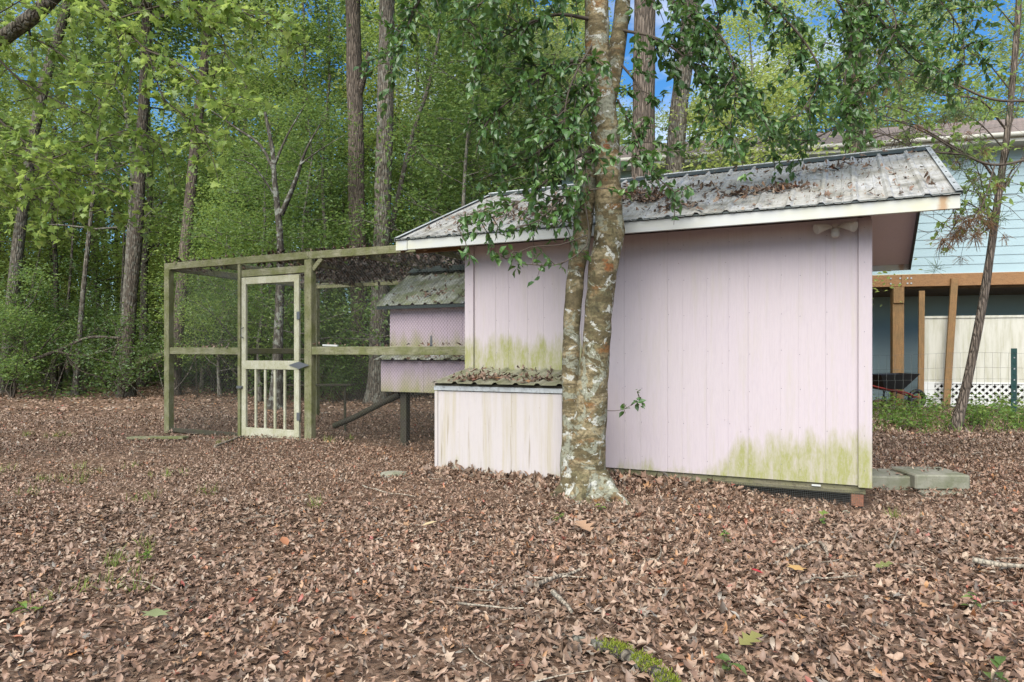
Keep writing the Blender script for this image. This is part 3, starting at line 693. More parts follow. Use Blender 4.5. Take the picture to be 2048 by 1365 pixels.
dsub(Geo().tube([(D0+.035, DV-.02, 1.48), (D0+.035, DV-.055, 1.46), (D0+.035, DV-.055, 1.36), (D0+.035, DV-.02, 1.34)], .007, 6), 'handle', 'hinge', 0)
dsub(Geo().box((D0-.08, DV-.03, .665), (D0+.03, DV-.019, .70)), 'latch', 'hinge', .001)
dsub(Geo().tube([(D0+.01, DV-.035, .68), (D0+.01, DV-.05, .68)], .013, 8, cap=True), 'latch_knob', 'hinge', 0)
# white bar on the rail, log ramp, perch
o = Geo().box((-.11, -.02, 0), (.11, .02, .024)).build('plastic_bar', M['white_trim'], bevel=.004); o.location = SL(-2.42, RV-.02, 1.222); o.rotation_euler = (0, .03, ANG+.06)
tag(o, 'small white plastic bar lying on the mid rail beside the door', 'plastic bar')
pts = smooth_path([P(668, 852, 9.7), P(715, 832, 9.55), P(765, 806, 9.35), P(800, 790, 9.25)], .1)
pts[:, 2] = np.maximum(pts[:, 2], .05)
tag(Geo().tube(pts, np.linspace(.038, .045, len(pts)), 8, .12, np.random.default_rng(1), True).build('climbing_log', M['dark_wood'], smooth=True), 'dark damp log sloping from the ground up to the raised coop', 'log')
o = Geo().beam(P(575, 771, 11.4), P(706, 770, 10.4), .09, .03).build('perch_board', M['dark_wood'], bevel=.004)
tag(o, 'thin dark board level above the leaves inside the wire run', 'perch')
for x in (600, 690): 
    a = P(x, 770, 11.2 if x < 650 else 10.5); Geo().beam((a[0], a[1], -.05), (a[0], a[1], a[2]-.016), .03, .03).build('perch_leg', M['dark_wood'], o)
o = Geo().beam((-.42, 0, 0), (.42, 0, .03), .12, .03).build('old_plank', M['lumber_h'], bevel=.004); a = P(315, 888, 8.9); o.location = (a[0], a[1], gh(a[0], a[1])+.02); o.rotation_euler = (0, 0, -.25)
tag(o, 'short pale plank lying on the leaves in front of the run', 'plank')

# ---------------------------------------------------------------- house behind on the right
house = thing('house', 'pale blue raised house with brown timber posts at the right', 'house', tuple(H0), HA)
def hb(g, name, m, **k): return g.build(name, M[m], house, **k)
HX0, HX1 = -8.2, 7.0
zz = 2.80; k = 0
while zz < 5.35:
    h = .178; z1 = min(zz+h, 5.36)
    V = [(x, y, z) for x in (HX0, HX1) for y, z in ((.0, zz), (.012, z1), (.06, z1), (.06, zz))]
    hb(Geo().add(V, [(0,4,5,1),(1,5,6,2),(3,2,6,7),(0,3,7,4),(0,1,2,3),(4,7,6,5)]), 'siding_plank', 'blue_siding'); zz += h
hb(Geo().box((HX0, .061, 2.80), (HX1, .2, 5.4)), 'upper_wall', 'blue_siding')
zz = -.05
while zz < 2.45:
    V = [(x, y, z) for x in (HX0, HX1) for y, z in ((2.4, zz), (2.412, zz+.178), (2.46, zz+.178), (2.46, zz))]
    hb(Geo().add(V, [(0,4,5,1),(1,5,6,2),(3,2,6,7),(0,3,7,4),(0,1,2,3),(4,7,6,5)]), 'siding_plank', 'blue_siding'); zz += .178
hb(Geo().box((HX0, 2.461, -.05), (HX1, 2.6, 2.48)), 'lower_wall', 'blue_siding')
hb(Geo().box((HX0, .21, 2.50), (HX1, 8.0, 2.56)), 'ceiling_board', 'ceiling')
jt = (1808-1024)/F  # joint of the beam, a little left of the post
hb(Geo().box((HX0, -.06, 2.535), (-.94, -.002, 2.785)), 'beam', 'deck_wood', bevel=.006)
hb(Geo().box((-.935, -.062, 2.53), (HX1, -.002, 2.787)), 'beam', 'deck_wood', bevel=.006)
hb(Geo().box((HX0, -.03, 2.788), (HX1, -.002, 2.80)), 'flashing', 'white_trim')
for u in (-1.14, -.96, -.82, -.75):
    for z in (2.60, 2.71): hb(Geo().tube([(u, -.066, z), (u, -.075, z)], .018, 8, cap=True), 'bolt', 'galv')
hb(Geo().box((-1.09, -.02, -.1), (-.87, .17, 2.53)), 'post', 'deck_post', bevel=.006)
hb(Geo().box((-1.085, -.064, 2.19), (-.88, -.0205, 2.529)), 'post_block', 'deck_post', bevel=.004)
hb(Geo().beam((-.56, -.03, -.1), (-.54, -.03, 2.44), .11, .05, (0,1,0)), 'stud', 'deck_post', bevel=.004)
hb(Geo().beam((-.12, -.13, -.1), (.05, -.10, 2.68), .13, .06, (0,1,0)), 'stud', 'deck_post', bevel=.004)
hb(Geo().box((-.50, .05, .53), (HX1, .075, 1.86)), 'screen_panel', 'vinyl')
hb(Geo().box((-.50, .03, 1.862), (HX1, .08, 1.91)), 'panel_cap', 'vinyl', bevel=.003)
hb(Geo().box((-.50, .035, .49), (HX1, .08, .528)), 'lattice_rail', 'white_lattice', bevel=.003)
hb(Geo().box((-.50, .035, .02), (HX1, .08, .11)), 'lattice_rail', 'white_lattice', bevel=.003)
hb(Geo().box((-.52, .03, -.05), (-.28, .085, .489)), 'lattice_post', 'white_lattice', bevel=.003)
for s, y in ((1, .050), (-1, .062)):
    x = -.28-.4
    while x < 4.5:
        x0, x1 = (x, x+.378) if s > 0 else (x+.378, x)
        za, zb = .112, .488
        if min(x0, x1) < -.279:
            t = (-.279-min(x0, x1))/.378
            if t > .9: x += .14; continue
            if s > 0: za += t*.376; x0 = -.279
            else: zb -= 0; x1 = -.279; zb = .112+(1-t)*.376
        hb(Geo().beam((x0, y, za), (x1, y, zb), .010, .042, (0,0,1)), 'lattice_strip', 'white_lattice'); x += .14
hb(Geo().box((-.27, .30, -.05), (HX1, .32, .50)), 'dark_backing', 'dark_wood')  # dark sheet behind the lattice openings
hb(Geo().box((HX0, 2.62, 2.57), (HX0+.1, 8.0, 5.36)), 'side_wall', 'blue_siding')
hb(Geo().box((HX0, 7.9, -.05), (HX1, 8.0, 5.36)), 'back_wall', 'blue_siding')
hb(Geo().box((HX0-.35, -.48, 5.345), (HX1, .02, 5.37)), 'soffit', 'cream')
hb(Geo().box((HX0-.36, -.51, 5.33), (HX1, -.481, 5.50)), 'fascia', 'cream', bevel=.004)
hb(Geo().tube([(HX0-.36, -.56, 5.46), (HX1, -.56, 5.46)], .05, 8), 'gutter', 'cream', smooth=True)
V = [(x, y, z) for x in (HX0-.4, HX1) for y, z in ((-.56, 5.51), (4.0, 7.1), (8.5, 5.51), (8.5, 5.42), (-.56, 5.42))]
hb(Geo().add(V, [(0,5,6,1),(1,6,7,2),(2,7,8,3),(4,9,5,0)]).add(V, [(0,1,2,3,4),(9,8,7,6,5)]), 'roof', 'shingle')
hb(Geo().add([(HX0-.02, .02, 5.36), (HX0-.02, 8, 5.36), (HX0-.02, 4, 6.95)], [(0,2,1)]), 'gable', 'cream')

# wheelbarrow under the house
wb = thing('wheelbarrow', 'black tray wheelbarrow with red handles under the house', 'wheelbarrow', tuple(P(1775, 815, 14.2)*[1,1,0]), .15)
g = Geo(); t0 = [(-.36,-.30,.70),(.50,-.30,.72),(.50,.30,.72),(-.36,.30,.70)]; t1 = [(-.22,-.2,.42),(.20,-.2,.40),(.20,.2,.40),(-.22,.2,.42)]
V = t0+t1+[(x*.96, y*.94, z) for x, y, z in t0]+[(x, y, z+.02) for x, y, z in t1]
g.add(V, [(0,4,5,1),(1,5,6,2),(2,6,7,3),(3,7,4,0),(4,7,6,5),(8,9,13,12),(9,10,14,13),(10,11,15,14),(11,8,12,15),(12,13,14,15),(0,1,9,8),(1,2,10,9),(2,3,11,10),(3,0,8,11)])
g.build('tray', M['black'], wb)
for s in (-1, 1):
    Geo().tube([(-.85, s*.28, .56), (-.3, s*.2, .44), (.3, s*.14, .34), (.66, s*.06, .22)], .018, 7, cap=True).build('handle', M['red'], wb, smooth=True)
    Geo().tube([(-.25, s*.2, .42), (-.18, s*.22, .02), (-.02, s*.22, .02), (.08, s*.17, .38)], .012, 6).build('leg', M['black'], wb)
g = Geo(); a = np.linspace(0, 2*PI, 17)
g.tube(np.stack([.66+.16*np.cos(a), 0*a, .2+.16*np.sin(a)], 1), .045, 8); g.build('wheel', M['black'], wb, smooth=True)

# wire stock fence with steel post
wf = thing('wire_fence', 'welded wire fence with dark green steel post before the house', 'fence', tuple(P(2028, 705, 12.6)*[1,1,0]))
pz = P(2028, 705, 12.6)
g = Geo(); g.box((-.055, -.004, -.2), (.055, .004, 1.22)).box((-.006, .0045, -.2), (.006, .05, 1.22)); g.build('post', M['tpost'], wf, bevel=.001)
for k in range(11): Geo().box((-.012, -.012, .14+k*.1), (.012, -.0045, .165+k*.1)).build('stud', M['galv'] if k % 2 else M['tpost'], wf)
A, B = [], []
fx0, fx1 = -3.6, 2.6
def fz(x, z): return z-.025*math.sin((x+3.6)*1.6)*(z/1.1)
xs = np.linspace(fx0, fx1, 42)
hz = [.06,.18,.32,.48,.66,.86,1.12]
for z in hz:
    for a, b in zip(xs[:-1], xs[1:]): A.append((a, -.02+.4*(a/6), fz(a, z))); B.append((b, -.02+.4*(b/6), fz(b, z)))
for x in xs:
    for za, zb in zip(hz[:-1], hz[1:]): A.append((x, -.02+.4*(x/6), fz(x, za))); B.append((x+.008, -.02+.4*(x/6), fz(x, zb)))
tag(Geo().prisms(np.array(A), np.array(B), .0022).build('wire_grid', M['wire'], wf), kind='stuff')
for x in (-5.6, 2.6):
    Geo().box((x-.03, .4*(x/6), -.2), (x+.03, .4*(x/6)+.05, 1.2)).build('post', M['tpost'], wf) if x > 0 else None

# concrete steps beside the shed
def step(nm, label, u0, u1, v0, v1, z0, z1, rz):
    c = SL((u0+u1)/2, (v0+v1)/2)
    o = Geo().box(((u0-u1)/2, (v0-v1)/2, z0), ((u1-u0)/2, (v1-v0)/2, z1)).build('concrete_slab', M['concrete'], bevel=.012)
    o.location = c; o.rotation_euler = (0, 0, rz); tag(o, label, 'slab', 'concrete step slabs by the shed'); return o
def slab_at(label, xa, xb, yfront, d0, dep, z0, z1, rz):
    a = P(xa, 705, d0); b = P(xb, 705, d0); w = b[0]-a[0]
    o = Geo().box((0, 0, z0), (w, dep, z1)).build('concrete_slab', M['concrete'], bevel=.012)
    o.location = (a[0], d0, 0); o.rotation_euler = (0, 0, rz); tag(o, label, 'slab', 'concrete step slabs by the shed')
slab_at('mossy concrete slab half hidden behind the shed corner', 1742, 1827, 0, 5.95, .42, -.08, .095, -.05)
slab_at('thick mossy concrete block, upper of the two beside the open leaves', 1831, 1938, 0, 5.85, .45, .0, .125, -.05)
slab_at('lower concrete slab under the thick mossy block', 1850, 1956, 0, 5.76, .6, -.08, -.004, -.05)

# ---------------------------------------------------------------- trees
def gen_tree(seed, H, r0, lo, spread, nl, nleaf, lsize, T=RHOMB, el=(0., .6), wob=.25, lump=.32, droop=-.3, sub=4, stems=1):
    r = np.random.default_rng(seed); W = Geo(); cen = []
    for st in range(stems):
        k = 9; z = np.linspace(0, H, k)*(1 if st == 0 else r.uniform(.6, .95)); xy = np.cumsum(r.normal(0, wob/3, (k, 2)), 0); xy -= xy[0]
        if stems > 1: xy += r.normal(0, .25, 2)*np.linspace(.3, 2.2, k)[:, None]
        tp = np.column_stack([xy, z]); tr = r0*np.linspace(1, .18, k); tr[0] *= 1.35
        W.tube(tp, tr, 8 if stems == 1 else 5, .06, r)
        for i in range(nl//stems):
            t = lo+(1-lo)*((i+r.uniform(.2,.8))/(nl//stems)); t = min(t, .99); f = t*(k-1); a = int(f); p = tp[a]+(tp[min(a+1, k-1)]-tp[a])*(f-a)
            az = i*2.4+r.uniform(-.5, .5); e = r.uniform(*el); Ln = spread*(1-.6*((t-lo)/(1-lo))**1.3)*r.uniform(.6, 1.15)
            d = np.array((math.cos(az)*math.cos(e), math.sin(az)*math.cos(e), math.sin(e))); path = [p]
            for q in range(4):
                d = norm(d+r.normal(0, .16, 3)+np.array((0, 0, .03))); path.append(path[-1]+d*Ln/4)
            path = np.array(path); rb = max(.012, r0*(1-t)*.45)
            W.tube(path, np.linspace(rb, .006, 5), 4)
            for q in range(sub):
                s = r.uniform(.3, 1.)*4; a2 = min(int(s), 3); b = path[a2]+(path[a2+1]-path[a2])*(s-a2)
                d2 = norm(d+r.normal(0, .75, 3)); e2 = b+d2*Ln*r.uniform(.18, .42)
                W.tube([b, (b+e2)/2+r.normal(0, .03, 3), e2], [.009, .006, .004], 3); cen += [e2, (b+e2)/2]
            cen.append(path[-1])
    cen = np.array(cen); c = cen[r.integers(0, len(cen), nleaf)]
    pos = c+r.normal(0, 1, (nleaf, 3))*np.array((lump, lump, lump*.65))
    pos[:, 2] = np.maximum(pos[:, 2], .03)
    Lf = Geo().leaves(pos, rnd_dirs(nleaf, droop-.5, droop+.5, r), rnd_norm(nleaf, .7, r), lsize*r.uniform(.6, 1.25, nleaf), T)
    return W.data('trunk', True), Lf.data('crown')
def gen_crown(seed, R, Hc, nleaf, lsize, ncl, T=RHOMB, lump=.45):
    """crown only (centre at origin) for trunks that are given their own path"""
    r = np.random.default_rng(seed); W = Geo(); cen = []
    for i in range(ncl):
        d = norm(r.normal(0, 1, 3)); rr = r.uniform(.45, 1)**.5; e = d*np.array((R, R, Hc/2))*rr; e0 = np.array((0, 0, -Hc*.45+ (e[2]+Hc/2)*.55))
        m = (e0+e)/2+r.normal(0, .15, 3); W.tube([e0, m, e], [.035, .02, .006], 4)
        for q in range(3):
            b = e0+(e-e0)*r.uniform(.5, 1.); e2 = b+r.normal(0, .5, 3); W.tube([b, e2], [.008, .004], 3); cen += [e2, b]
    cen = np.array(cen); c = cen[r.integers(0, len(cen), nleaf)]
    pos = c+r.normal(0, 1, (nleaf, 3))*np.array((lump, lump, lump*.65))
    Lf = Geo().leaves(pos, rnd_dirs(nleaf, -.8, .2, r), rnd_norm(nleaf, .7, r), lsize*r.uniform(.6, 1.25, nleaf), T)
    return W.data('limb', True), Lf.data('crown')

UND = [gen_tree(100+i, h, rr, lo, sp, 26, 11500, ls*.88, sub=6) for i, (h, rr, lo, sp, ls) in enumerate([
    (9.0,.085,.18,2.6,.115),(7.5,.07,.14,2.3,.105),(10.5,.10,.25,2.8,.12),(8.2,.075,.16,2.5,.11),(6.2,.06,.12,2.1,.10),(11.5,.11,.30,3.0,.125)])]
TAL = [gen_tree(150+i, h, rr, lo, sp, 34, 13500, .135) for i, (h, rr, lo, sp) in enumerate([(17,.15,.26,3.7),(19,.17,.32,4.0),(15,.13,.22,3.3)])]
for w, l in TAL: w.materials.append(M['grey_bark'])
SHR = [gen_tree(200+i, h, .022, .12, sp, 22, 4200, ls, el=(.1, .9), wob=.3, lump=.20, stems=4, sub=3) for i, (h, sp, ls) in enumerate([
    (2.6,1.1,.075),(1.9,.95,.07),(3.2,1.2,.08)])]
CRN = [gen_crown(300+i, R, Hc, 9000, .13, 30) for i, (R, Hc) in enumerate([(2.8,5.),(3.2,6.),(2.5,4.2)])]
M['pale_twig'] = bark('pale_twig', (.21, .19, .155), (.12, .105, .085), 1., 6, .3, .3)
for w, l in UND: w.materials.append(M['pale_twig'])
for w, l in SHR: w.materials.append(M['twig'])
for w, l in CRN: w.materials.append(M['grey_bark'])
def leaf_data(me, m): return (me, m)
def put_leaf(name, lm, parent, loc=(0,0,0), rotz=0, sc=1):     # shared leaf mesh, the material hangs on the object
    me, m = lm
    if not me.materials: me.materials.append(M['leaf_wood'])
    o = put(name, me, None, parent, loc, rotz, sc); o.material_slots[0].link = 'OBJECT'; o.material_slots[0].material = M[m]; return o
def plant(kind, variant, x, y, rz, sc, leaf, name, label, cat, group=None):
    w, l = kind[variant]
    t = thing(name, label, cat, (x, y, gh(x, y)-.03), rz, group); t.scale = (sc, sc, sc)
    put('stem' if kind is SHR else 'trunk', w, None, t); put_leaf('foliage' if kind is SHR else 'crown', leaf_data(l, leaf), t)
    return t
def trunk_tree(name, label, px, d, r0, r1, bk, crown=None, leaf='leaf_wood', cz=None, sides=14, extra=(), rough=.05, group=None, csc=1., cat='tree', ground=True):
    pts = [P(x, y, d) for x, y in px]
    if ground: pts[0][2] = min(pts[0][2], -.05)
    base = np.array((pts[0][0], pts[0][1], 0))
    path = smooth_path(pts, .3); rr = np.linspace(r0, r1, len(path))
    h = path[:, 2]; rr = rr*(1+.55*np.exp(-np.maximum(h, 0)/.28))
    t = thing(name, label, cat, tuple(base), 0, group)
    rg = np.random.default_rng(int(d*100)+int(px[0][0]) % 999)
    o = Geo().tube(path-base, rr, sides, rough, rg).build('trunk', M[bk], t, smooth=True)
    for k, e in enumerate(extra):
        ep = smooth_path([P(*q) for q in e[0]], .2); Geo().tube(ep-base, np.linspace(e[1], e[2], len(ep)), 7, .06, rg).build('branch', M[bk], t, smooth=True)
    if crown is not None:
        top = path[-1]-base; c = top+np.array((0, 0, .3)) if cz is None else np.array((top[0], top[1], cz))
        w, l = CRN[crown]; rz = rg.uniform(0, 6)
        put('limb', w, None, t, tuple(c), rz, csc); put_leaf('crown', leaf_data(l, leaf), t, tuple(c), rz, csc)
    return t, base

# trunks one can tell apart, traced at their own distance
trunk_tree('woodland_tree', 'leaning grey tree at the far left edge of the woods', [(6,775),(45,420),(84,190),(137,5),(175,-140)], 19, .16, .11, 'grey_bark', 0, 'leaf_bright')
trunk_tree('woodland_tree', 'thick straight dark tree left of the run corner post', [(254,780),(262,600),(275,450),(285,250),(292,100),(296,-100)], 18, .16, .11, 'dark_bark', 1)
trunk_tree('pine_tree', 'slim reddish pine slanting up behind the run corner post', [(345,782),(372,480),(396,240),(412,90),(428,-110)], 18.5, .155, .10, 'pine_bark', 2, 'leaf_bright')
trunk_tree('woodland_tree', 'pale lichened forked tree with bare twigs seen through the door', [(552,822),(556,690),(561,500),(549,360),(545,300),(530,225)], 14.2, .125, .03, 'pale_bark', None,
    extra=[([(562,430,14.2),(590,365,14.1),(612,300,14),(640,250,14)], .06, .012), ([(549,345,14.2),(520,290,14.3),(470,255,14.4),(400,205,14.5)], .035, .01), ([(549,330,14.2),(575,270,14.3),(610,210,14.4)], .03, .008), ([(556,400,14.2),(505,330,14),(470,320,13.9)], .025, .006), ([(600,330,14),(640,300,14.1),(690,270,14.2)], .02, .005)])
trunk_tree('pine_tree', 'tall straight furrowed pine behind the wire run', [(724,800),(717,560),(711,250),(706,0),(705,-260)], 17, .215, .16, 'pine_bark', 0, cz=13.5, extra=[([(718,190,17),(730,145,16.8),(737,105,16.7)], .09, .05)], sides=20)
_t6, _b6 = trunk_tree('oak_tree', 'broad grey tree with vine leaves standing beside the tall pine', [(752,808),(757,660),(764,450),(771,180),(778,-240)], 15.5, .20, .16, 'grey_bark', 1, cz=12.5, sides=20)
trunk_tree('sapling', 'thin leaning stem rising from the foot of the vine clad tree', [(768,805),(776,520),(795,400),(825,270),(858,170),(880,60)], 15.9, .09, .03, 'grey_bark', None, extra=[([(810,330,15.9),(850,290,15.8),(900,300,15.7)], .02, .006)])
trunk_tree('pine_tree', 'thick furrowed pine rising behind the shed roof', [(1268,760),(1285,350),(1288,150),(1292,-260)], 13, .22, .19, 'pine_bark', 0, cz=12.5, sides=20)
trunk_tree('oak_tree', 'slanting grey tree to the right of the thick pine behind the roof', [(1325,760),(1350,330),(1362,180),(1385,0),(1400,-200)], 13.5, .185, .165, 'grey_bark', 2, 'leaf_bright', cz=12.5, sides=18)
_t9, _b9 = trunk_tree('vine_clad_tree', 'tree wrapped in vines behind the right end of the shed roof', [(1698,780),(1708,290),(1716,0),(1722,-220)], 12.8, .16, .13, 'pine_bark', 1, cz=12, sides=14)
thin = [([(150,772),(165,600),(178,470),(192,330),(200,200)], 18.6, .075), ([(108,775),(112,560),(104,400),(110,250)], 21, .09), ([(225,768),(243,600),(250,430)], 22, .06), ([(118,770),(140,560),(150,380)], 20, .05),
        ([(340,770),(335,560),(320,380)], 23, .09), ([(455,770),(448,560),(462,380),(470,200)], 22, .08), ([(640,780),(652,560),(645,330),(660,150)], 20, .07), ([(600,780),(610,560),(622,400)], 24, .08),
        ([(835,760),(850,560),(870,430),(905,255)], 19, .11), ([(690,780),(680,560),(690,350)], 23, .09), ([(985,760),(1000,420),(1030,200),(1050,60)], 22, .10), ([(1120,760),(1115,400),(1095,150)], 26, .12), ([(40,765),(62,600),(90,450)], 22, .05), ([(505,775),(498,600),(515,420)], 19.5, .055)]
THINL = ['thin stem just left of the thick dark tree, second from it', 'slender upright stem between the left edge tree and the thick dark tree', 'thin stem close to the left side of the thick dark tree', 'thin crooked stem third from the left edge tree', 'dark stem just left of the reddish slanting pine', 'thin stem between the reddish pine and the pale forked tree', 'thin stem left of the tall furrowed pine', 'thin stem right of the pale forked tree', 'slanting stem above the low left end of the shed roof', 'stem hugging the left side of the tall furrowed pine', 'thin stem above the shed roof left of the twin trunk tree', 'distant thin stem close to the left of the twin trunk tree', 'thin leaning stem beside the left edge tree', 'thin stem touching the left side of the pale forked tree']
for k, (px, d, r) in enumerate(thin):
    trunk_tree('thin_tree', THINL[k], px, d, r, r*.45, ('grey_bark', 'dark_bark')[k % 2], None, sides=8, group='thin stems in the woods')
# small leaning tree on the right
_t10, _b10 = trunk_tree('leaning_tree', 'slim scaly barked tree leaning right in front of the blue house', [(1908,862),(1935,765),(1965,610),(1985,480),(2000,370),(2014,270),(2024,180),(2034,60),(2040,-60)], 10.5, .062, .036, 'pine_bark', None, sides=16, rough=.10,
    extra=[([(1999,380,10.5),(1970,330,10.3),(1900,290,10.1),(1830,250,9.9),(1760,240,9.7)], .022, .006), ([(2012,260,10.5),(1960,200,10.3),(1880,190,10.1),(1800,150,10),(1745,180,9.9)], .018, .005), ([(1990,440,10.5),(1960,470,10.4),(1925,440,10.3)], .018, .006), ([(1997,400,10.5),(2030,330,10.6),(2070,300,10.7)], .02, .006)])

# woods fill
rf = np.random.default_rng(11)
def clear(x, y):
    u, v = to_uv(x, y)
    if -6.6 < u < SW+2.4 and -1.5 < v < 5.6: return False
    hx = (x-H0[0])*HU[0]+(y-H0[1])*HU[1]; hv = (x-H0[0])*HV[0]+(y-H0[1])*HV[1]
    if hx > HX0-2.2 and -3 < hv < 10.5: return False
    return True
cnt = 0
NAMES = [('understory_tree', 'leafy young tree filling the dense woods behind the yard', 'tree', 'leafy trees filling the woods')]
placed = []
def try_plant(kind, xpx, d, leaf, name, label, cat, group, mind, scr):
    x = (xpx-1024)/F*d
    if not clear(x, d): return False
    if any((x-a)**2+(d-b)**2 < mind**2 for a, b in placed): return False
    placed.append((x, d)); v = int(rf.integers(0, len(kind)))
    plant(kind, v, x, d, rf.uniform(0, 6.28), rf.uniform(*scr), leaf, name, label, cat, group); return True
ZONES = [(-9999, 20, "left of the edge tree"), (20, 170, "beside the left edge tree"), (170, 300, "near the dark straight tree"), (300, 420, "near the slanting pine"), (420, 540, 'left of the pale forked tree'), (540, 660, 'right of the pale forked tree'), (660, 800, "near the tall furrowed pine"), (800, 960, "above the roof's left end"), (960, 9999, "beyond the shed roof")]
def zone(xp): return [z for a, b, z in ZONES if a <= xp < b][0]
def deep(d): return 'at the woods edge' if d < 22 else ('farther in' if d < 30 else 'deep in the woods')
TONE = {'leaf_wood': 'mid green', 'leaf_bright': 'fresh green', 'leaf_yellow': 'yellow green', 'leaf_shrub': 'dark green', 'leaf_hazed': 'pale green'}
n = 0
while n < 66:
    d = rf.uniform(18.5, 40); xp = rf.uniform(-420, 1230)
    if 560 < xp < 680 and d > 24 and rf.uniform() < .7: continue
    lf = str(rf.choice(['leaf_wood', 'leaf_wood', 'leaf_bright', 'leaf_bright', 'leaf_yellow' if xp < 500 or xp > 850 else 'leaf_bright'] if d < 27 else ['leaf_hazed', 'leaf_bright', 'leaf_yellow']))  # deeper trees take lighter leaves in place of distance haze
    n += try_plant(UND, xp, d, lf, 'understory_tree', TONE[lf]+' young tree '+deep(d)+', '+zone(xp), 'tree', 'leafy young trees in the woods', 1.5, (.8, 1.25))
n = 0
while n < 33:
    d = rf.uniform(21, 40); xp = rf.uniform(-420, 1150)
    if (560 < xp < 670 or 150 < xp < 230) and rf.uniform() < .35: continue
    lf = str(rf.choice(['leaf_wood', 'leaf_bright', 'leaf_bright', 'leaf_yellow'] if d < 27 else ['leaf_hazed', 'leaf_bright', 'leaf_yellow']))
    n += try_plant(TAL, xp, d, lf, 'tall_tree', 'tall '+TONE[lf]+' tree '+deep(d)+', '+zone(xp), 'tree', 'tall leafy trees of the woods', 1.5, (.85, 1.2))
n = 0
while n < 46:
    d = rf.uniform(17.5, 30); xp = rf.uniform(-300, 1000)
    lf = str(rf.choice(['leaf_shrub', 'leaf_wood', 'leaf_shrub']))
    n += try_plant(SHR, xp, d, lf, 'shrub', TONE[lf]+' shrub '+deep(d)+', '+zone(xp), 'shrub', 'shrubs along the edge of the woods', .9, (.8, 1.3))
for xp, d, v, sc in ((690,17.0,0,.9),(665,16.2,1,.75)):
    plant(SHR, v, (xp-1024)/F*d, d, xp, sc, 'leaf_wood', 'shrub', {690: 'fresh green shrub behind the back netting of the run', 665: 'low fresh green bush seen through the netting beside the coop'}[xp], 'shrub')
# trees beyond the shed and house
for xp, d, v, sc, lf, lab in ((600,26,5,1.35,'leaf_bright','tall fresh tree filling the gap left of the furrowed pine'),(835,24,2,1.4,'leaf_bright','tall fresh tree just right of the vine clad grey tree'),(1010,23,5,1.3,'leaf_wood','tall green tree above the roof, left of the twin trunks'),(520,16.6,4,.95,'leaf_wood','leafy young tree close behind the run, left of the pale forked tree'),(632,15.8,1,.85,'leaf_wood','leafy young tree close behind the run, right of the pale forked tree'),(440,17.6,4,.75,'leaf_bright','bushy young tree right of the slanting pine'),(1655,29,3,1.75,'leaf_bright','tall bright tree behind the middle of the house roof'),(1960,28,0,1.8,'leaf_hazed','tall pale tree behind the right part of the house'),(1560,33,5,1.6,'leaf_bright','high green tree behind the left part of the house'),(1500,12.6,4,.95,'leaf_yellow','small yellow green tree between the shed roof and the house'),(1425,13.9,1,.8,'leaf_yellow','small bright tree close behind the slanting grey tree'),(930,15.2,3,1.0,'leaf_wood','leafy tree rising over the low left end of the shed roof'),(1085,19,4,1.5,'leaf_hazed','pale feathery tree seen left of the twin trunk tree'),(1480,30,5,1.35,'leaf_yellow','yellow green tree rising behind the house roof'),(1105,34,2,1.5,'leaf_yellow','pale sunlit tree beyond the shed roof'),(1200,38,5,1.4,'leaf_hazed','hazy tree behind the two thick trunks'),(1840,34,2,1.45,'leaf_hazed','tall loose tree far behind the house ridge'),(1770,27,3,1.8,'leaf_hazed','high pale tree behind the right end of the shed roof'),(1000,29,0,1.3,'leaf_bright','bright leafy tree above the left end of the shed roof'),(2080,30,5,1.4,'leaf_hazed','far tree at the right edge behind the house'),(1385,44,2,1.6,'leaf_hazed','faint far tree between the slanting trunk and the house roof')):
    plant(UND, v, (xp-1024)/F*d, d, xp*.7, sc, lf, 'background_tree', lab, 'tree')
# far woods as one mass
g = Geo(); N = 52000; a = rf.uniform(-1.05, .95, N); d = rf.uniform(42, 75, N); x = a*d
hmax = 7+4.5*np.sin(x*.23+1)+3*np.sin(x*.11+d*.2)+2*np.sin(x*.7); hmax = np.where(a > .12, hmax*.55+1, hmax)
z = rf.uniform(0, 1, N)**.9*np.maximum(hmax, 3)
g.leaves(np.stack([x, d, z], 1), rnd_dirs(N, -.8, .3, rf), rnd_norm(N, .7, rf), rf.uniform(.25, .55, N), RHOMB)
tag(g.build('distant_woods', M['leaf_hazed']), 'distant woods closing the view behind the trees', 'woods', kind='stuff')
g = Geo(); 
for k in range(70):
    d_ = rf.uniform(40, 70); x_ = rf.uniform(-1, .1)*d_; g.tube([(x_, d_, -.1), (x_+rf.normal(0, .4), d_, 7), (x_+rf.normal(0, .8), d_, 15)], [rf.uniform(.12, .3), .15, .06], 6)
tag(g.build('distant_trunks', M['grey_bark'], smooth=True), 'distant tree trunks far back in the woods', 'trunks', kind='stuff')

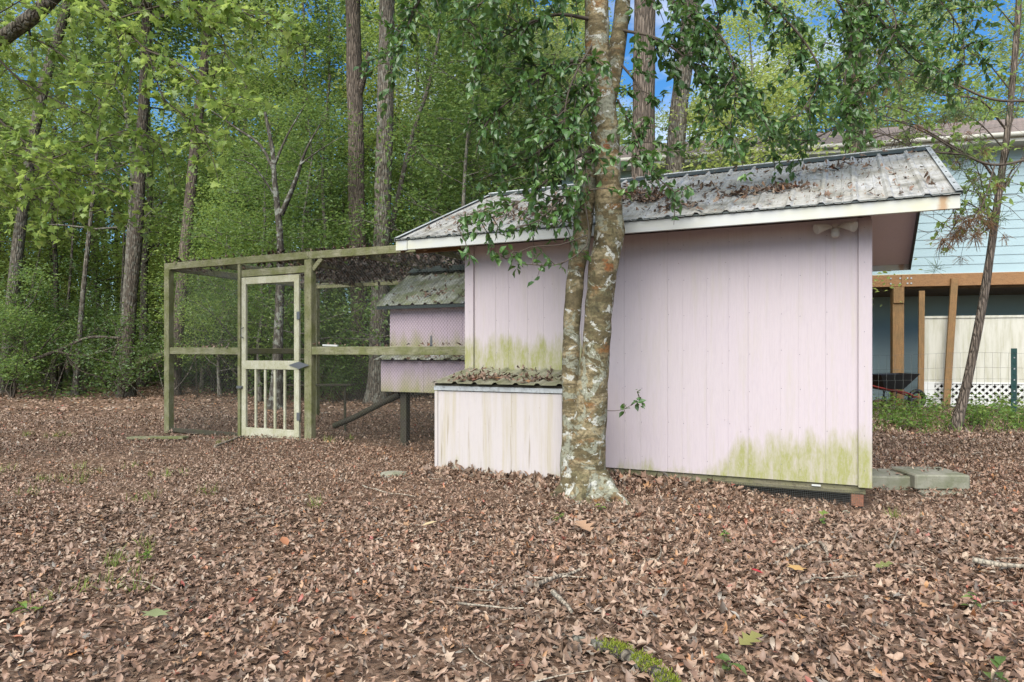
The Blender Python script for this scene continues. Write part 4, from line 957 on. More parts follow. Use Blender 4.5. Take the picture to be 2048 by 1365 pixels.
# ---- leafy sprays along branches
def sprays(W, Lf, path, r0, r1, tl, step, per, lsize, T, rng, start=.15, droop=-.35, spread=.9):
    path = smooth_path(path, .07); n = len(path); W.tube(path, np.linspace(r0, r1, n), 6, .05, rng)
    s = np.concatenate([[0], np.cumsum(np.linalg.norm(np.diff(path, axis=0), axis=1))]); tot = s[-1]
    q = tot*start
    while q < tot+.01:
        i = min(np.searchsorted(s, q), n-1); p = path[i]; t = norm(path[min(i+1, n-1)]-path[max(i-1, 0)])
        dr = norm(t*.6+rng.normal(0, spread, 3)*np.array((1, 1, .7))+np.array((0, 0, droop))); Ln = tl*rng.uniform(.5, 1.2)
        e = p+dr*Ln; m = (p+e)/2+np.array((0, 0, .03))+rng.normal(0, .015, 3); W.tube([p, m, e], [.005, .0035, .0018], 4)
        k = max(3, int(per*Ln/tl)); f = rng.uniform(.15, 1.05, k)[:, None]
        pos = np.where(f < .5, p+(m-p)*f*2, m+(e-m)*(f*2-1))+rng.normal(0, .012, (k, 3))
        D = norm(dr*.5+rng.normal(0, .65, (k, 3))+np.array((0, 0, droop*.8)))
        Lf.leaves(pos, D, rnd_norm(k, .55, rng), lsize*rng.uniform(.65, 1.25, k), T)
        q += step*rng.uniform(.6, 1.4)

# ---------------------------------------------------------------- the mottled double-trunk tree in front of the shed
TB = np.array((.60, 5.62, 0)); TB[2] = 0
ht = thing('twin_trunk_tree', 'twin trunk tree with mottled lichen bark standing before the pink shed', 'tree', tuple(TB))
rh = np.random.default_rng(5)
def ppath(px): 
    return np.array([P(x, y, d) for x, y, d, w in px]), np.array([w*d/F/2 for x, y, d, w in px])
MP = [(1014,1171,160),(1002,1171,140),(990,1171,120),(974,1171,102),(946,1171,84),(890,1173,77),(835,1179,68),(779,1183,64),(723,1190,58),(638,1196,53),(590,1201,55),(537,1206,60),(500,1214,57),(462,1219,60),(440,1218,55),(400,1217,54),(368,1216,52),(273,1212,52),(205,1206,50),(137,1197,47),(60,1194,48),(0,1193,48),(-160,1188,44),(-420,1200,36),(-700,1230,20)]
mainp = [(x, y, 5.62+max(0, -y)*.0004, w) for y, x, w in MP]
LP = [(985,1150,60),(930,1146,50),(880,1143,40),(835,1141,33),(779,1140,31),(723,1141,35),(638,1144,34),(590,1148,34),(537,1153,35),(490,1161,37),(430,1168,38),(395,1173,38),(340,1184,38),(290,1196,38),(240,1206,37),(170,1222,35),(100,1234,33),(30,1243,31),(-60,1251,29),(-300,1276,22),(-560,1310,12)]
leftp = [(x, y, 5.65+max(0, 640-y)*.0005, w) for y, x, w in LP]
for px, nm in ((mainp, 'trunk'), (leftp, 'trunk')):
    pp, rr = ppath(px); path = smooth_path(pp, .035)
    ii = np.linspace(0, 1, len(path)); cum = np.concatenate([[0], np.cumsum(np.linalg.norm(np.diff(pp, axis=0), axis=1))]); cp = np.concatenate([[0], np.cumsum(np.linalg.norm(np.diff(path, axis=0), axis=1))])
    r = np.interp(cp, cum, rr)
    r = r*(1+.02*np.sin(cp*9)+.015*np.sin(cp*23+1))
    Geo().tube(path-TB, r, 30, .028, rh).build(nm, M['holly_bark'], ht, smooth=True)
# knot on the main trunk and surface roots
a = P(1243, 462, 5.60)-TB; Geo().tube([a+np.array((-.06,.0,-.02)), a+np.array((-.02,-.01,0)), a+np.array((.0,-.015,.01)), a+np.array((.012,-.015,.012))], [.06,.05,.03,.004], 12, .05, rh).build('knot', M['holly_bark'], ht, smooth=True)
for ang, ln in ((3.5,.34),(4.4,.28),(5.6,.36),(.4,.3),(2.4,.3)):
    d_ = np.array((math.cos(ang), math.sin(ang), 0)); g = Geo()
    g.tube([d_*.10+(0,0,.16), d_*.19+(0,0,.06), d_*ln*.8+(0,0,.015), d_*ln*1.15+(0,0,-.05)], [.09,.07,.045,.02], 10, .06, rh).build('root', M['holly_bark'], ht, smooth=True)
W, Lf = Geo(), Geo()
def pb(*q): return [P(*p)-TB for p in q]
BR = [ # branches as picture points with their distance
 (pb((1185,300,5.7),(1130,330,5.5),(1060,390,5.35),(985,435,5.3),(915,455,5.25)), .014),
 (pb((1185,240,5.7),(1110,285,5.6),(1030,330,5.6),(960,360,5.6)), .014),
 (pb((1180,350,5.7),(1120,400,5.4),(1080,440,5.3),(1040,455,5.2)), .010),
 (pb((1170,400,5.7),(1140,430,5.5),(1110,455,5.4)), .009),
 (pb((1188,120,5.6),(1120,130,5.5),(1050,180,5.4),(985,230,5.4),(960,270,5.4)), .016),
 (pb((1188,40,5.6),(1110,30,5.4),(1030,60,5.3),(960,110,5.2)), .016),
 (pb((1188,160,5.6),(1140,200,5.4),(1100,260,5.3),(1080,300,5.3)), .012),
 (pb((1190,80,5.6),(1150,150,5.3),(1130,220,5.2),(1135,300,5.2)), .010),
 (pb((1190,-60,5.7),(1100,-70,5.3),(1010,-30,5.2),(950,20,5.2),(930,60,5.2)), .018),
 (pb((1190,-90,5.7),(1060,-120,5.6),(920,-60,5.5),(840,0,5.5),(810,70,5.5),(790,130,5.5)), .020),
 (pb((1185,200,5.6),(1150,250,5.25),(1170,330,5.15),(1180,380,5.1)), .008),
 (pb((1235,120,5.9),(1280,180,5.7),(1290,250,5.6),(1275,320,5.5)), .012),
 (pb((1235,200,5.8),(1270,270,5.5),(1300,340,5.4),(1350,385,5.4)), .010),
 (pb((1240,60,5.9),(1320,80,5.7),(1390,140,5.6),(1420,220,5.6)), .014),
 (pb((1240,-20,5.9),(1340,0,5.6),(1440,70,5.5),(1470,170,5.5),(1460,260,5.5)), .016),
 (pb((1250,-60,6.0),(1380,-70,5.8),(1500,-20,5.7),(1590,60,5.6),(1640,150,5.6),(1600,230,5.6)), .018),
 (pb((1255,-80,6.0),(1480,-120,6.0),(1660,-60,6.0),(1760,40,6.0),(1830,120,6.0),(1890,150,6.0)), .022),
 (pb((1255,-90,6.0),(1500,-170,6.2),(1740,-120,6.2),(1860,-20,6.2),(1920,60,6.2),(1930,130,6.2)), .022),
 (pb((1640,-60,6.0),(1700,60,6.0),(1690,160,6.0),(1690,240,6.0),(1600,290,6.0)), .012),
 (pb((1700,-70,6.0),(1790,30,5.9),(1760,120,5.9),(1720,200,5.9)), .010),
 (pb((1400,-70,5.9),(1440,40,6.1),(1400,120,6.1),(1500,200,6.1),(1540,280,6.1)), .010),
]
for k_, (path, r0) in enumerate(BR):
    low = k_ in (0, 1, 2, 3, 10, 11, 12)
    sprays(W, Lf, path, r0, .004, .30 if low else .36, .058 if low else .039, 13 if low else 17, .075, OVAL, rh, .14)
# a bare hanging twig with leaves at its end, over the pink wall
sprays(W, Lf, pb((1165,380,5.6),(1178,470,5.35),(1160,505,5.3),(1110,530,5.25),(1040,528,5.2)), .007, .003, .12, .11, 6, .07, OVAL, rh, .55, -.15)
sprays(W, Lf, pb((1175,470,5.35),(1120,490,5.3),(1060,495,5.25),(1012,518,5.2)), .006, .002, .11, .05, 7, .075, OVAL, rh, .82, -.3)
# sprout on the lower trunk
sprays(W, Lf, pb((1215,822,5.5),(1245,820,5.4),(1280,800,5.35)), .003, .0015, .07, .045, 4, .055, OVAL, rh, .3, -.1)
W.build('branch', M['twig'], ht, smooth=True)
# crown above the frame
nT = 5200; cc = np.array([P(1190, -500, 5.8)-TB, P(1100, -350, 5.6)-TB, P(1400, -450, 6.2)-TB, P(1000, -300, 6.2)-TB, P(1600, -330, 6.4)-TB, P(1250, -750, 6)-TB, P(1850, -300, 6.3)-TB])
c = cc[rh.integers(0, len(cc), nT)]+rh.normal(0, .62, (nT, 3))*np.array((1.1, 1.1, .6))
c = c[c[:, 2] > 3.1*1.25+.15]
Lf.leaves(c, rnd_dirs(len(c), -.9, .1, rh), rnd_norm(len(c), .6, rh), .085*rh.uniform(.7, 1.2, len(c)), OVAL)
Lf.build('crown', M['leaf_dark'], ht)

# ---------------------------------------------------------------- sweetgum reaching in from the left
SB = np.array((-6.3, 7.4, 0)); sg = thing('sweetgum_tree', 'bright leaved tree reaching into the picture from the left', 'tree', tuple(SB)); W, Lf = Geo(), Geo()
tp = smooth_path([SB+(0,0,-.1), SB+(.1,0,1.5), SB+(.0,0,3.2), SB+(.2,-.1,6), SB+(.3,0,9)], .2)
Geo().tube(tp-SB, np.linspace(.19, .08, len(tp)), 14, .04, rh).build('trunk', M['grey_bark'], sg, smooth=True)
lb = smooth_path([SB+(0,0,3.0), P(-60,140,7.3), P(0,82,7.2), P(60,38,7.1), P(110,-10,7.0), P(170,-90,6.9)], .1)
Geo().tube(lb-SB, np.linspace(.085, .065, len(lb)), 10, .05, rh).build('branch', M['grey_bark'], sg, smooth=True)
def sb(*q): return [P(*p)-SB for p in q]
for path, r0 in [(sb((60,38,7.1),(60,70,7.2),(110,100,7.2),(170,150,7.2)), .014), (sb((130,-40,7),(200,0,6.9),(230,40,6.9),(290,100,6.8),(310,150,6.8)), .022), (sb((290,100,6.8),(360,130,6.8),(420,190,6.8),(470,220,6.8)), .010),
        (sb((230,40,6.9),(330,10,6.9),(420,0,7),(480,20,7)), .010), (sb((-20,100,7.2),(40,160,7.3),(110,200,7.4),(180,230,7.4)), .012), (sb((-60,180,7.4),(20,260,7.4),(100,320,7.4),(170,350,7.4),(250,330,7.4)), .014),
        (sb((-60,230,7.5),(20,330,7.5),(80,400,7.5),(160,420,7.5),(235,430,7.5)), .012), (sb((-60,60,7),(10,20,6.8),(60,-10,6.8)), .010), (sb((310,150,6.8),(330,200,6.8),(390,250,6.9),(420,300,6.9)), .008), (sb((200,0,6.9),(240,90,6.9),(230,170,6.9)), .008), (sb((100,320,7.4),(180,290,7.4),(260,260,7.4),(320,290,7.4)), .008), (sb((-60,330,7.4),(40,380,7.4),(150,360,7.4),(220,380,7.4)), .010), (sb((420,0,7),(500,30,7.1),(560,60,7.2),(600,90,7.2)), .009), (sb((-80,280,7.2),(0,300,7),(70,330,7),(120,380,7)), .01), (sb((310,-60,7),(400,30,7),(450,90,7.1),(430,150,7.1)), .010)]:
    sprays(W, Lf, path, r0, .004, .46, .050, 11, .078, MAPLE, rh, .08, -.25)
W.build('twig', M['twig'], sg, smooth=True)
nT = 1500; c = np.array((.6, .2, 7.2))+rh.normal(0, 1, (nT, 3))*np.array((1.4, 1.3, 1.1)); c = c[c[:, 2] > 5.4]
Lf.leaves(c, rnd_dirs(len(c), -.8, .2, rh), rnd_norm(len(c), .6, rh), .12*rh.uniform(.7, 1.2, len(c)), MAPLE)
Lf.build('crown', M['leaf_gum'], sg)

# small leaning tree: leaves, dead pine sprays caught in it
W, Lf, Nd = Geo(), Geo(), Geo()
def lbp(*q): return [P(*p)-_b10 for p in q]
for path in [lbp((2000,370,10.5),(1960,300,10.2),(1900,270,10),(1870,300,9.9)), lbp((1990,430,10.5),(1950,380,10.2),(1930,330,10.1)), lbp((2014,270,10.5),(2040,200,10.4),(2060,130,10.3)), lbp((1995,400,10.5),(2040,330,10.4),(2070,280,10.3)), lbp((2010,300,10.5),(1950,240,10.3),(1900,230,10.2)), lbp((2020,180,10.5),(1970,120,10.4),(1930,90,10.3),(1890,95,10.3)), lbp((2026,150,10.5),(2060,80,10.4),(2080,20,10.3)), lbp((2034,60,10.5),(1990,10,10.4),(1950,-10,10.3)), lbp((1985,470,10.5),(1950,330,10.0),(1890,320,9.9),(1850,340,9.9)), lbp((2000,380,10.5),(1960,350,10.2),(1930,400,10.1),(1945,460,10.1)), lbp((1990,440,10.5),(1920,400,10.2),(1900,440,10.1))]:
    sprays(W, Lf, path, .012, .003, .45, .10, 9, .10, OVAL, rh, .2, -.2)
W.build('twig', M['twig'], _t10, smooth=True); Lf.build('crown', M['leaf_bright'], _t10)
def needles(G, pts, n, ln, rng, droop=-.5):
    for p in pts:
        d = norm(rng.normal(0, 1, (n, 3))+np.array((0, 0, droop))); A = np.repeat(np.array(p)[None], n, 0)+rng.normal(0, .02, (n, 3)); G.prisms(A, A+d*ln*rng.uniform(.6, 1.1, (n, 1)), .0022)
PD = P(1900, 200, 9.2); pine = thing('pine_bough', 'dead pine bough with brown needles hanging above the shed roof end', 'branch', tuple(PD)); W = Geo()
def pdp(*q): return [P(*p)-PD for p in q]
tips = []
for path, r0 in [(pdp((2120,300,9.2),(2000,330,9.2),(1930,310,9.2),(1860,270,9.1),(1790,240,9.0),(1750,225,9)), .022), (pdp((2120,200,9.2),(1990,200,9.2),(1900,165,9.2),(1820,150,9.1),(1750,130,9)), .020), (pdp((1930,310,9.2),(1840,300,9.1),(1770,270,9.0),(1720,260,8.9)), .012), (pdp((1990,330,9.2),(1960,420,9.1),(1920,440,9.0),(1890,480,9)), .012)]:
    W = Geo(); sp = smooth_path(path, .08); W.tube(sp, np.linspace(r0, .005, len(sp)), 6, .08, rh)
    for k in range(22):
        i = rh.integers(len(sp)//5, len(sp)); p = sp[i]; e = p+rh.normal(0, .24, 3)+np.array((0, 0, -.05)); m = (p+e)/2+rh.normal(0, .06, 3); W.tube([p, m, e], [.006, .004, .002], 3); tips.append(e)
        for q in range(2):
            e2 = m+rh.normal(0, .16, 3); W.tube([m, e2], [.003, .0015], 3)
    W.build('branch', M['twig'], pine, smooth=True)
needles(Nd, [t for i, t in enumerate(tips) if i % 3 == 0], 22, .13, rh, -1.2); needles(Nd, [P(x, y, 9)-PD for x, y in ((1935,440),(1960,430),(1975,445),(1920,455),(1885,480),(1950,470),(1910,470))], 60, .20, rh, -1.0)
Nd.build('needles', M['needle_dead'], pine)
Ng = Geo(); needles(Ng, [t for i, t in enumerate(tips) if i % 3 == 1], 26, .16, rh, .1); Ng.build('green_needles', M['needle'], pine)
W, Lf = Geo(), Geo()
for path in [[(1708,250,12.8),(1760,215,12.5),(1820,225,12.2),(1880,270,12)], [(1710,200,12.8),(1790,150,12.5),(1880,160,12.3),(1950,200,12.2)], [(1706,300,12.8),(1770,270,12.4),(1830,290,12.1)], [(1712,120,12.8),(1640,150,12.5),(1590,220,12.4),(1560,290,12.3)]]:
    sprays(W, Lf, [P(*q)-_b9 for q in path], .02, .004, .6, .10, 14, .10, OVAL, rh, .15, -.2)
W.build('twig', M['twig'], _t9, smooth=True); o = Lf.build('foliage', M['leaf_bright'], _t9)
# ivy on two trunks
for t, b, px, d, r_, n in ((_t9, _b9, [(1706,330),(1712,150),(1717,-20)], 12.8, .17, 420), (_t6, _b6, [(757,700),(764,450),(769,220)], 15.5, .24, 150)):
    path = smooth_path([P(x, y, d) for x, y in px], .05)-b; i = rh.integers(0, len(path), n); az = rh.uniform(-PI, .0, n)
    pos = path[i]+np.stack([np.cos(az), np.sin(az), 0*az], 1)*(r_+rh.uniform(.0, .09, n))[:, None]
    Geo().leaves(pos, np.stack([rh.normal(0, .4, n), rh.normal(0, .4, n)-.2, -np.ones(n)], 1), np.stack([np.cos(az), np.sin(az), .4+0*az], 1)+rh.normal(0, .3, (n, 3)), .12*rh.uniform(.7, 1.2, n), OVAL).build('ivy', M['leaf_wood'], t)

# ---------------------------------------------------------------- leaf litter
def inside(x, y):
    u, v = to_uv(x, y); s = (u > -.02) & (u < SW+.02) & (v > .03) & (v < SD); b = (u > .03) & (u < 1.27) & (v > -.66) & (v < 0)
    return s | b
def litter(n, d0, d1, T, size, rng, lift=.03, tilt=.5):
    d = np.sqrt(rng.uniform(d0**2, d1**2, n)); x = rng.uniform(-1, 1, n)*(.80*d+1.2)
    bare = np.exp(-((x+5.2)/1.6)**2-((d-7.6)/.9)**2)+np.exp(-((x+1.2)/.5)**2-((d-4.2)/.5)**2)*.5+np.exp(-((x-2.75)/.55)**2-((d-5.27)/.16)**2)*1.1+.6*np.exp(-((x+.9)/1.2)**2-((d-9.5)/.9)**2)
    nzv = np.sin(x*2.1+d*1.3)+np.sin(x*1.2-d*2.7+2)+.7*np.sin(x*4.6+d*3.9)
    bare = bare+np.clip((nzv-1.15)*.75, 0, .75)+1.0*np.exp(-((x+1.75)/.35)**2-((d-2.9)/.25)**2)+.9*np.exp(-((x-.55)/.3)**2-((d-2.62)/.14)**2)
    k = ~inside(x, d) & (rng.uniform(0, 1, n) > bare*np.where(d < 5.2, .5, .8)); x, d = x[k], d[k]; n = len(x)
    big = rng.uniform(0, 1, n)
    s = size*(.55+.75*big**1.5)*np.where(x < .0, .82, 1.05)
    z = gh(x, d)+.004+rng.uniform(0, 1, n)**1.5*lift
    a = rng.uniform(0, 2*PI, n); D = np.stack([np.cos(a), np.sin(a), rng.normal(0, .22, n)], 1)
    N = np.array((0, 0, 1.))+rng.normal(0, tilt, (n, 3)); N[:, 2] = np.abs(N[:, 2])*np.where(rng.uniform(0, 1, n) < .35, -1, 1)
    return Geo().leaves(np.stack([x, d, z], 1)+np.stack([0*x, 0*x, np.maximum(0, -N[:, 2])*.01], 1), D, N, s, T)
rl = np.random.default_rng(21)
tag(litter(58000, 1.9, 5.2, LIT_HI, .048, rl, .014, .22).build('leaf_litter', M['litter'], smooth=True), 'dry brown leaves covering the near ground', 'leaves', kind='stuff')
tag(litter(70000, 5.1, 8.6, LIT_LO, .043, rl, .018, .27).build('leaf_litter', M['litter'], smooth=True), 'dry brown leaves around the shed and run', 'leaves', kind='stuff')
tag(litter(48000, 8.5, 13, LIT_FAR, .051, rl, .02, .3).build('leaf_litter', M['litter'], smooth=True), 'dry brown leaves under and behind the run', 'leaves', kind='stuff')
tag(litter(75000, 12.8, 27, RHOMB, .09, rl, .04, .6).build('leaf_litter', M['litter']), 'dry brown leaves out to the edge of the woods', 'leaves', kind='stuff')
def crumbs(n, d0, d1, sz):
    d = np.sqrt(rl.uniform(d0**2, d1**2, n)); x = rl.uniform(-1, 1, n)*(.8*d+1.2); k = ~inside(x, d); x, d = x[k], d[k]; n = len(x); a = rl.uniform(0, 2*PI, n)
    return Geo().leaves(np.stack([x, d, gh(x, d)+rl.uniform(.012, .045, n)], 1), np.stack([np.cos(a), np.sin(a), rl.normal(0, .4, n)], 1), rnd_norm(n, .8, rl), sz*rl.uniform(.4, 1.2, n), RHOMB+RHOMB_THIN)
tag(crumbs(60000, 1.9, 9, .028).build('leaf_crumbs', M['litter']), 'broken leaf bits between the dry leaves', 'leaves', kind='stuff')
# leaves banked up against the shed and the box
def bank(n, u0, u1, v0, v1, zmax, T, size, m='litter'):
    u = rl.uniform(u0, u1, n); t = rl.uniform(0, 1, n)**1.6; v = v1-(v1-v0)*t; w = L0+U*u[:, None]+Vv*v[:, None]
    z = gh(w[:, 0], w[:, 1])+zmax*(1-t)*rl.uniform(.1, 1, n); a = rl.uniform(0, 2*PI, n)
    return Geo().leaves(np.column_stack([w[:, :2], z]), np.stack([np.cos(a), np.sin(a), rl.normal(0, .4, n)], 1), rnd_norm(n, .6, rl), size*rl.uniform(.6, 1.2, n), T)
g = bank(700, 0, 1.3, -.95, -.665, .06, LIT_HI, .07); g2 = bank(500, 1.3, 2.6, -.45, -.03, .05, LIT_HI, .07)
g.V += g2.V; g.F += [f+g.n for f in g2.F]; g.n += g2.n
tag(g.build('leaf_drift', M['litter'], smooth=True), 'leaves drifted against the foot of the shed and box', 'leaves', kind='stuff')
# litter on the roofs
def roof_pts(n, ulo, uhi, vlo, vhi, zfun, cl):
    out = []
    for cu, cv, s, k in cl:
        uu = rl.normal(cu, s, k); vv = rl.normal(cv, s*.5, k); out.append(np.stack([uu, vv], 1))
    out.append(np.stack([rl.uniform(ulo, uhi, n), rl.uniform(vlo, vhi, n)], 1)); q = np.vstack(out)
    q = q[(q[:, 0] > ulo) & (q[:, 0] < uhi) & (q[:, 1] > vlo) & (q[:, 1] < vhi)]
    return np.array([(u, v, zfun(v)+rl.uniform(.004, .022)) for u, v in q])
def roof_litter(P_, slope, size, label, hump=.0):
    n = len(P_); w = L0+P_[:, 0:1]*U+P_[:, 1:2]*Vv; w[:, 2] = P_[:, 2]+rl.uniform(0, 1, n)**2*hump; a = rl.uniform(0, 2*PI, n)
    D = np.stack([np.cos(a), np.sin(a), slope*(np.cos(a)*Vv[0]+np.sin(a)*Vv[1])], 1)
    N = np.array((0, 0, 1.))-slope*Vv+rl.normal(0, .35, (n, 3))
    tag(Geo().leaves(w, D, N, size*rl.uniform(.6, 1.25, n), LIT_HI).build('roof_litter', M['litter_roof'], smooth=True), label, 'leaves', kind='stuff')
roof_litter(roof_pts(260, AL+.1, AR-.1, -EO, VR-.15, zr, [(2.9,.25,.12,110),(2.55,.22,.10,60),(1.75,.35,.14,160),(1.5,.6,.16,160),(1.2,.9,.25,200),(2.1,-.1,.12,60),(.6,.2,.3,160),(1.0,-.05,.25,110),(3.35,1.0,.14,30),(2.2,.5,.2,50),(0,.3,.3,60)]), SLP, .06, 'dead leaves lying in clumps on the shed roof', .03)
roof_litter(roof_pts(1500, AL+.05, AR-.05, -EO, VR-.05, zr, []), SLP, .018, 'fine dark debris scattered over the shed roof')
roof_litter(roof_pts(60, -CL, -.05, CV0-.12, cm-.1, zc, [(-.4,1.7,.2,110),(-1.3,1.5,.12,40),(-.2,1.95,.15,60)]), .6, .055, 'dead leaves lying on the coop roof')
roof_litter(roof_pts(70, .05, BW, -.68, -.06, lambda v: .872+.17*(v+.66+.05), [(.35,-.55,.10,70),(.55,-.5,.10,60),(1.0,-.55,.1,40)]), .17, .06, 'brown leaves lying on the lid of the box')
roof_litter(np.array([(u, v, 1.066+.3*(v-1.11)+rl.uniform(0, .01)) for u, v in zip(rl.uniform(-1.6, -.05, 90), rl.uniform(1.13, 1.4, 90))]), .3, .05, 'leaves lying on the nest box lid')
# leaves caught on the roof netting of the run
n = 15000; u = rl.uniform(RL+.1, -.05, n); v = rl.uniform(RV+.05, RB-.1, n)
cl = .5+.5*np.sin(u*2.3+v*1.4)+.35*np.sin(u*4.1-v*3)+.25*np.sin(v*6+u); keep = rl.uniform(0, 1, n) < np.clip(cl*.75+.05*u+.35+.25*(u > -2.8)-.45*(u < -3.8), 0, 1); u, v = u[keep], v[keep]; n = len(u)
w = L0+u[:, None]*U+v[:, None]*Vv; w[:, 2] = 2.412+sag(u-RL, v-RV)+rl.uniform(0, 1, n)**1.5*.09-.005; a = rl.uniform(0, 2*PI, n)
tag(Geo().leaves(w, np.stack([np.cos(a), np.sin(a), rl.normal(0, .3, n)], 1), rnd_norm(n, .5, rl), .085*rl.uniform(.6, 1.3, n), LIT_LO).build('roof_litter', M['litter_shade'], smooth=True), 'dark leaf mat sagging on the wire roof of the run', 'leaves', kind='stuff')
# leaves on the run beams
g = Geo(); pts = []
for ua, ub, z, k in ((RL, DR, 2.43, 55), (DR, -1.4, 2.43, 20), (RL, DL, 1.22, 40), (DR+.1, -.1, 1.222, 60), (DL, DR, 2.255, 30)):
    uu = rl.uniform(ua, ub, k); pts += [SL(x, RV+rl.uniform(-.03, .02), z+rl.uniform(0, .02)) for x in uu]
pts = np.array(pts); n = len(pts); a = rl.uniform(0, 6.28, n)
tag(g.leaves(pts, np.stack([np.cos(a), np.sin(a), 0*a], 1), rnd_norm(n, .4, rl), .055*rl.uniform(.5, 1.2, n), LIT_LO).build('beam_litter', M['litter_roof'], smooth=True), 'leaf crumbs lying along the beams of the run', 'leaves', kind='stuff')

q = [P(rl.uniform(1745, 1930), 705, rl.uniform(5.9, 6.3)) for _ in range(46)]; q = np.array([(a[0], a[1], .135 if a[0] > P(1831, 705, 6)[0] else .105) for a in q]); a = rl.uniform(0, 6.28, len(q))
tag(Geo().leaves(q, np.stack([np.cos(a), np.sin(a), 0*a], 1), rnd_norm(len(q), .25, rl), .05*rl.uniform(.5, 1.2, len(q)), LIT_HI).build('slab_litter', M['litter'], smooth=True), 'brown leaves lying on the concrete slabs', 'leaves', kind='stuff')
# twigs, grass, weeds
g = Geo(); 
for k in range(420):
    d = math.sqrt(rl.uniform(4, 150)); x = rl.uniform(-1, 1)*(.75*d+.6)
    if inside(np.array(x), np.array(d)): continue
    a = rl.uniform(0, 6.28); ln = rl.uniform(.06, .28); z = float(gh(x, d))+.025; e = np.array((x+math.cos(a)*ln, d+math.sin(a)*ln, z+rl.uniform(-.01, .03))); s = np.array((x, d, z))
    g.tube([s, (s+e)/2+rl.normal(0, .012, 3), e], [.0035, .003, .0018], 4)
tag(g.build('twigs', M['stick'], smooth=True), 'thin dry twigs scattered through the leaf litter', 'twigs', kind='stuff')
def blades(cen, nb, h, sp, rng):
    cen = np.repeat(np.array(cen), nb, 0); n = len(cen); a = rng.uniform(0, 6.28, n); pos = cen+np.stack([np.cos(a), np.sin(a), 0*a], 1)*rng.uniform(0, sp, n)[:, None]
    D = np.stack([rng.normal(0, .45, n), rng.normal(0, .45, n), np.ones(n)], 1); return pos, D, h*rng.uniform(.5, 1.1, n)
BLADE = [(np.array([(-.03,0,0),(.03,0,0),(.022,.5,.06),(-.022,.5,.06),(0,1,.30)]), np.array([(0,1,2),(0,2,3),(3,2,4)]))]
gp = []
for x, y in ((58,868),(125,870),(130,955),(155,960),(70,985),(15,940),(225,1120),(310,1005),(420,1000),(450,895),(300,1090),(60,965),(190,945),(330,955),(255,935),(170,930),(250,1150),(110,870),(700,880),(655,890),(340,960),(640,1020),(90,1190),(270,1110),(240,1180),(1800,1025),(1830,1030)):
    d = CAMH*F/(y-705); a = P(x, y, d); gp += [(a[0]+rl.normal(0, .06), a[1]+rl.normal(0, .06), float(gh(a[0], a[1]))) for _ in range(3)]
ps, Dd, hs = blades(gp, 9, .10, .05, rl)
tag(Geo().leaves(ps, Dd, rl.normal(0, 1, (len(ps), 3)), hs, BLADE).build('grass', M['grass']), 'thin grass tufts poking through the leaves', 'grass', kind='stuff')
# weeds by the house and small seedlings in the litter
cen = []
for k in range(75):
    x = rl.uniform(1735, 2060); d = rl.uniform(10.2, 14.0); a = P(x, 705, d); cen.append((a[0], d, rl.uniform(.08, .40)))
W, Lf = Geo(), Geo()
for x, y, h in cen:
    for s in range(3):
        e = np.array((x+rl.normal(0, h*.4), y+rl.normal(0, h*.4), h*rl.uniform(.6, 1.2))); b = np.array((x, y, 0)); m = (b+e)/2+rl.normal(0, .03, 3); W.tube([b, m, e], [.004, .003, .002], 3)
        k = 12; f = rl.uniform(.3, 1.05, (k, 1)); Lf.leaves(b+(e-b)*f+rl.normal(0, .05, (k, 3)), rnd_dirs(k, -.4, .4, rl), rnd_norm(k, .5, rl), .075*rl.uniform(.6, 1.2, k), OVAL)
n = 700; xx = rl.uniform(1738, 2070, n); dd = rl.uniform(9.8, 14, n); ps = np.stack([(xx-1024)/F*dd, dd, 0*dd], 1)
wm = thing('weeds', 'green weeds and dry grass growing between the shed and the house', 'weeds', (8, 12, 0)); wm['kind'] = 'stuff'
off = np.array((8, 12, 0))
W.build('stem', M['twig'], wm, off=off); o = Lf.build('foliage', M['weed'], wm, off=off)
Geo().leaves(ps, np.stack([rl.normal(0, .6, n), rl.normal(0, .6, n), np.ones(n)], 1), rl.normal(0, 1, (n, 3)), .22*rl.uniform(.4, 1.1, n), BLADE).build('blade', M['weed'], wm, off=off)
# undergrowth under the trees
n = 14000; d = rl.uniform(16.5, 34, n); x = (rl.uniform(-350, 1000, n)-1024)/F*d; cl = np.sin(x*1.1+d*.8)+np.sin(x*2.3-d*.6)*.7; k = cl > .1+(19-d)*.25; x, d = x[k], d[k]; n = len(x)
tag(Geo().leaves(np.stack([x, d, rl.uniform(.02, .45, n)**1.3], 1), rnd_dirs(n, -.3, .5, rl), rnd_norm(n, .6, rl), .10*rl.uniform(.6, 1.3, n), RHOMB).build('undergrowth', M['leaf_shrub']), 'low green undergrowth on the floor of the woods', 'undergrowth', kind='stuff')
# seedlings in the yard
SEED = []
def seedling(px, py, h, nl, ls, label, leaf='weed', group=None, name='seedling'):
    d = CAMH*F/(py-705); a = P(px, py, d); b = np.array((a[0], a[1], float(gh(a[0], a[1])))); t = thing(name, label, 'seedling', tuple(b), 0, group)
    e = np.array((rl.normal(0, h*.25), rl.normal(0, h*.2), h)); Geo().tube([(0,0,-.02), e*.5+rl.normal(0, h*.04, 3), e], [.003, .0025, .0015], 5).build('stem', M['twig'], t)
    f = np.linspace(.35, 1.02, nl)[:, None]; Geo().leaves(e*f, rnd_dirs(nl, -.1, .5, rl), rnd_norm(nl, .3, rl), ls*rl.uniform(.7, 1.2, nl), OVAL).build('foliage', M[leaf], t)
seedling(1108, 950, .36, 9, .045, 'thin seedling rising in front of the pink box beside the tree')
seedling(1115, 1045, .07, 8, .05, 'small feathery green seedling below the twin trunk tree')
seedling(1200, 1020, .06, 6, .05, 'low green seedling just in front of the tree foot')
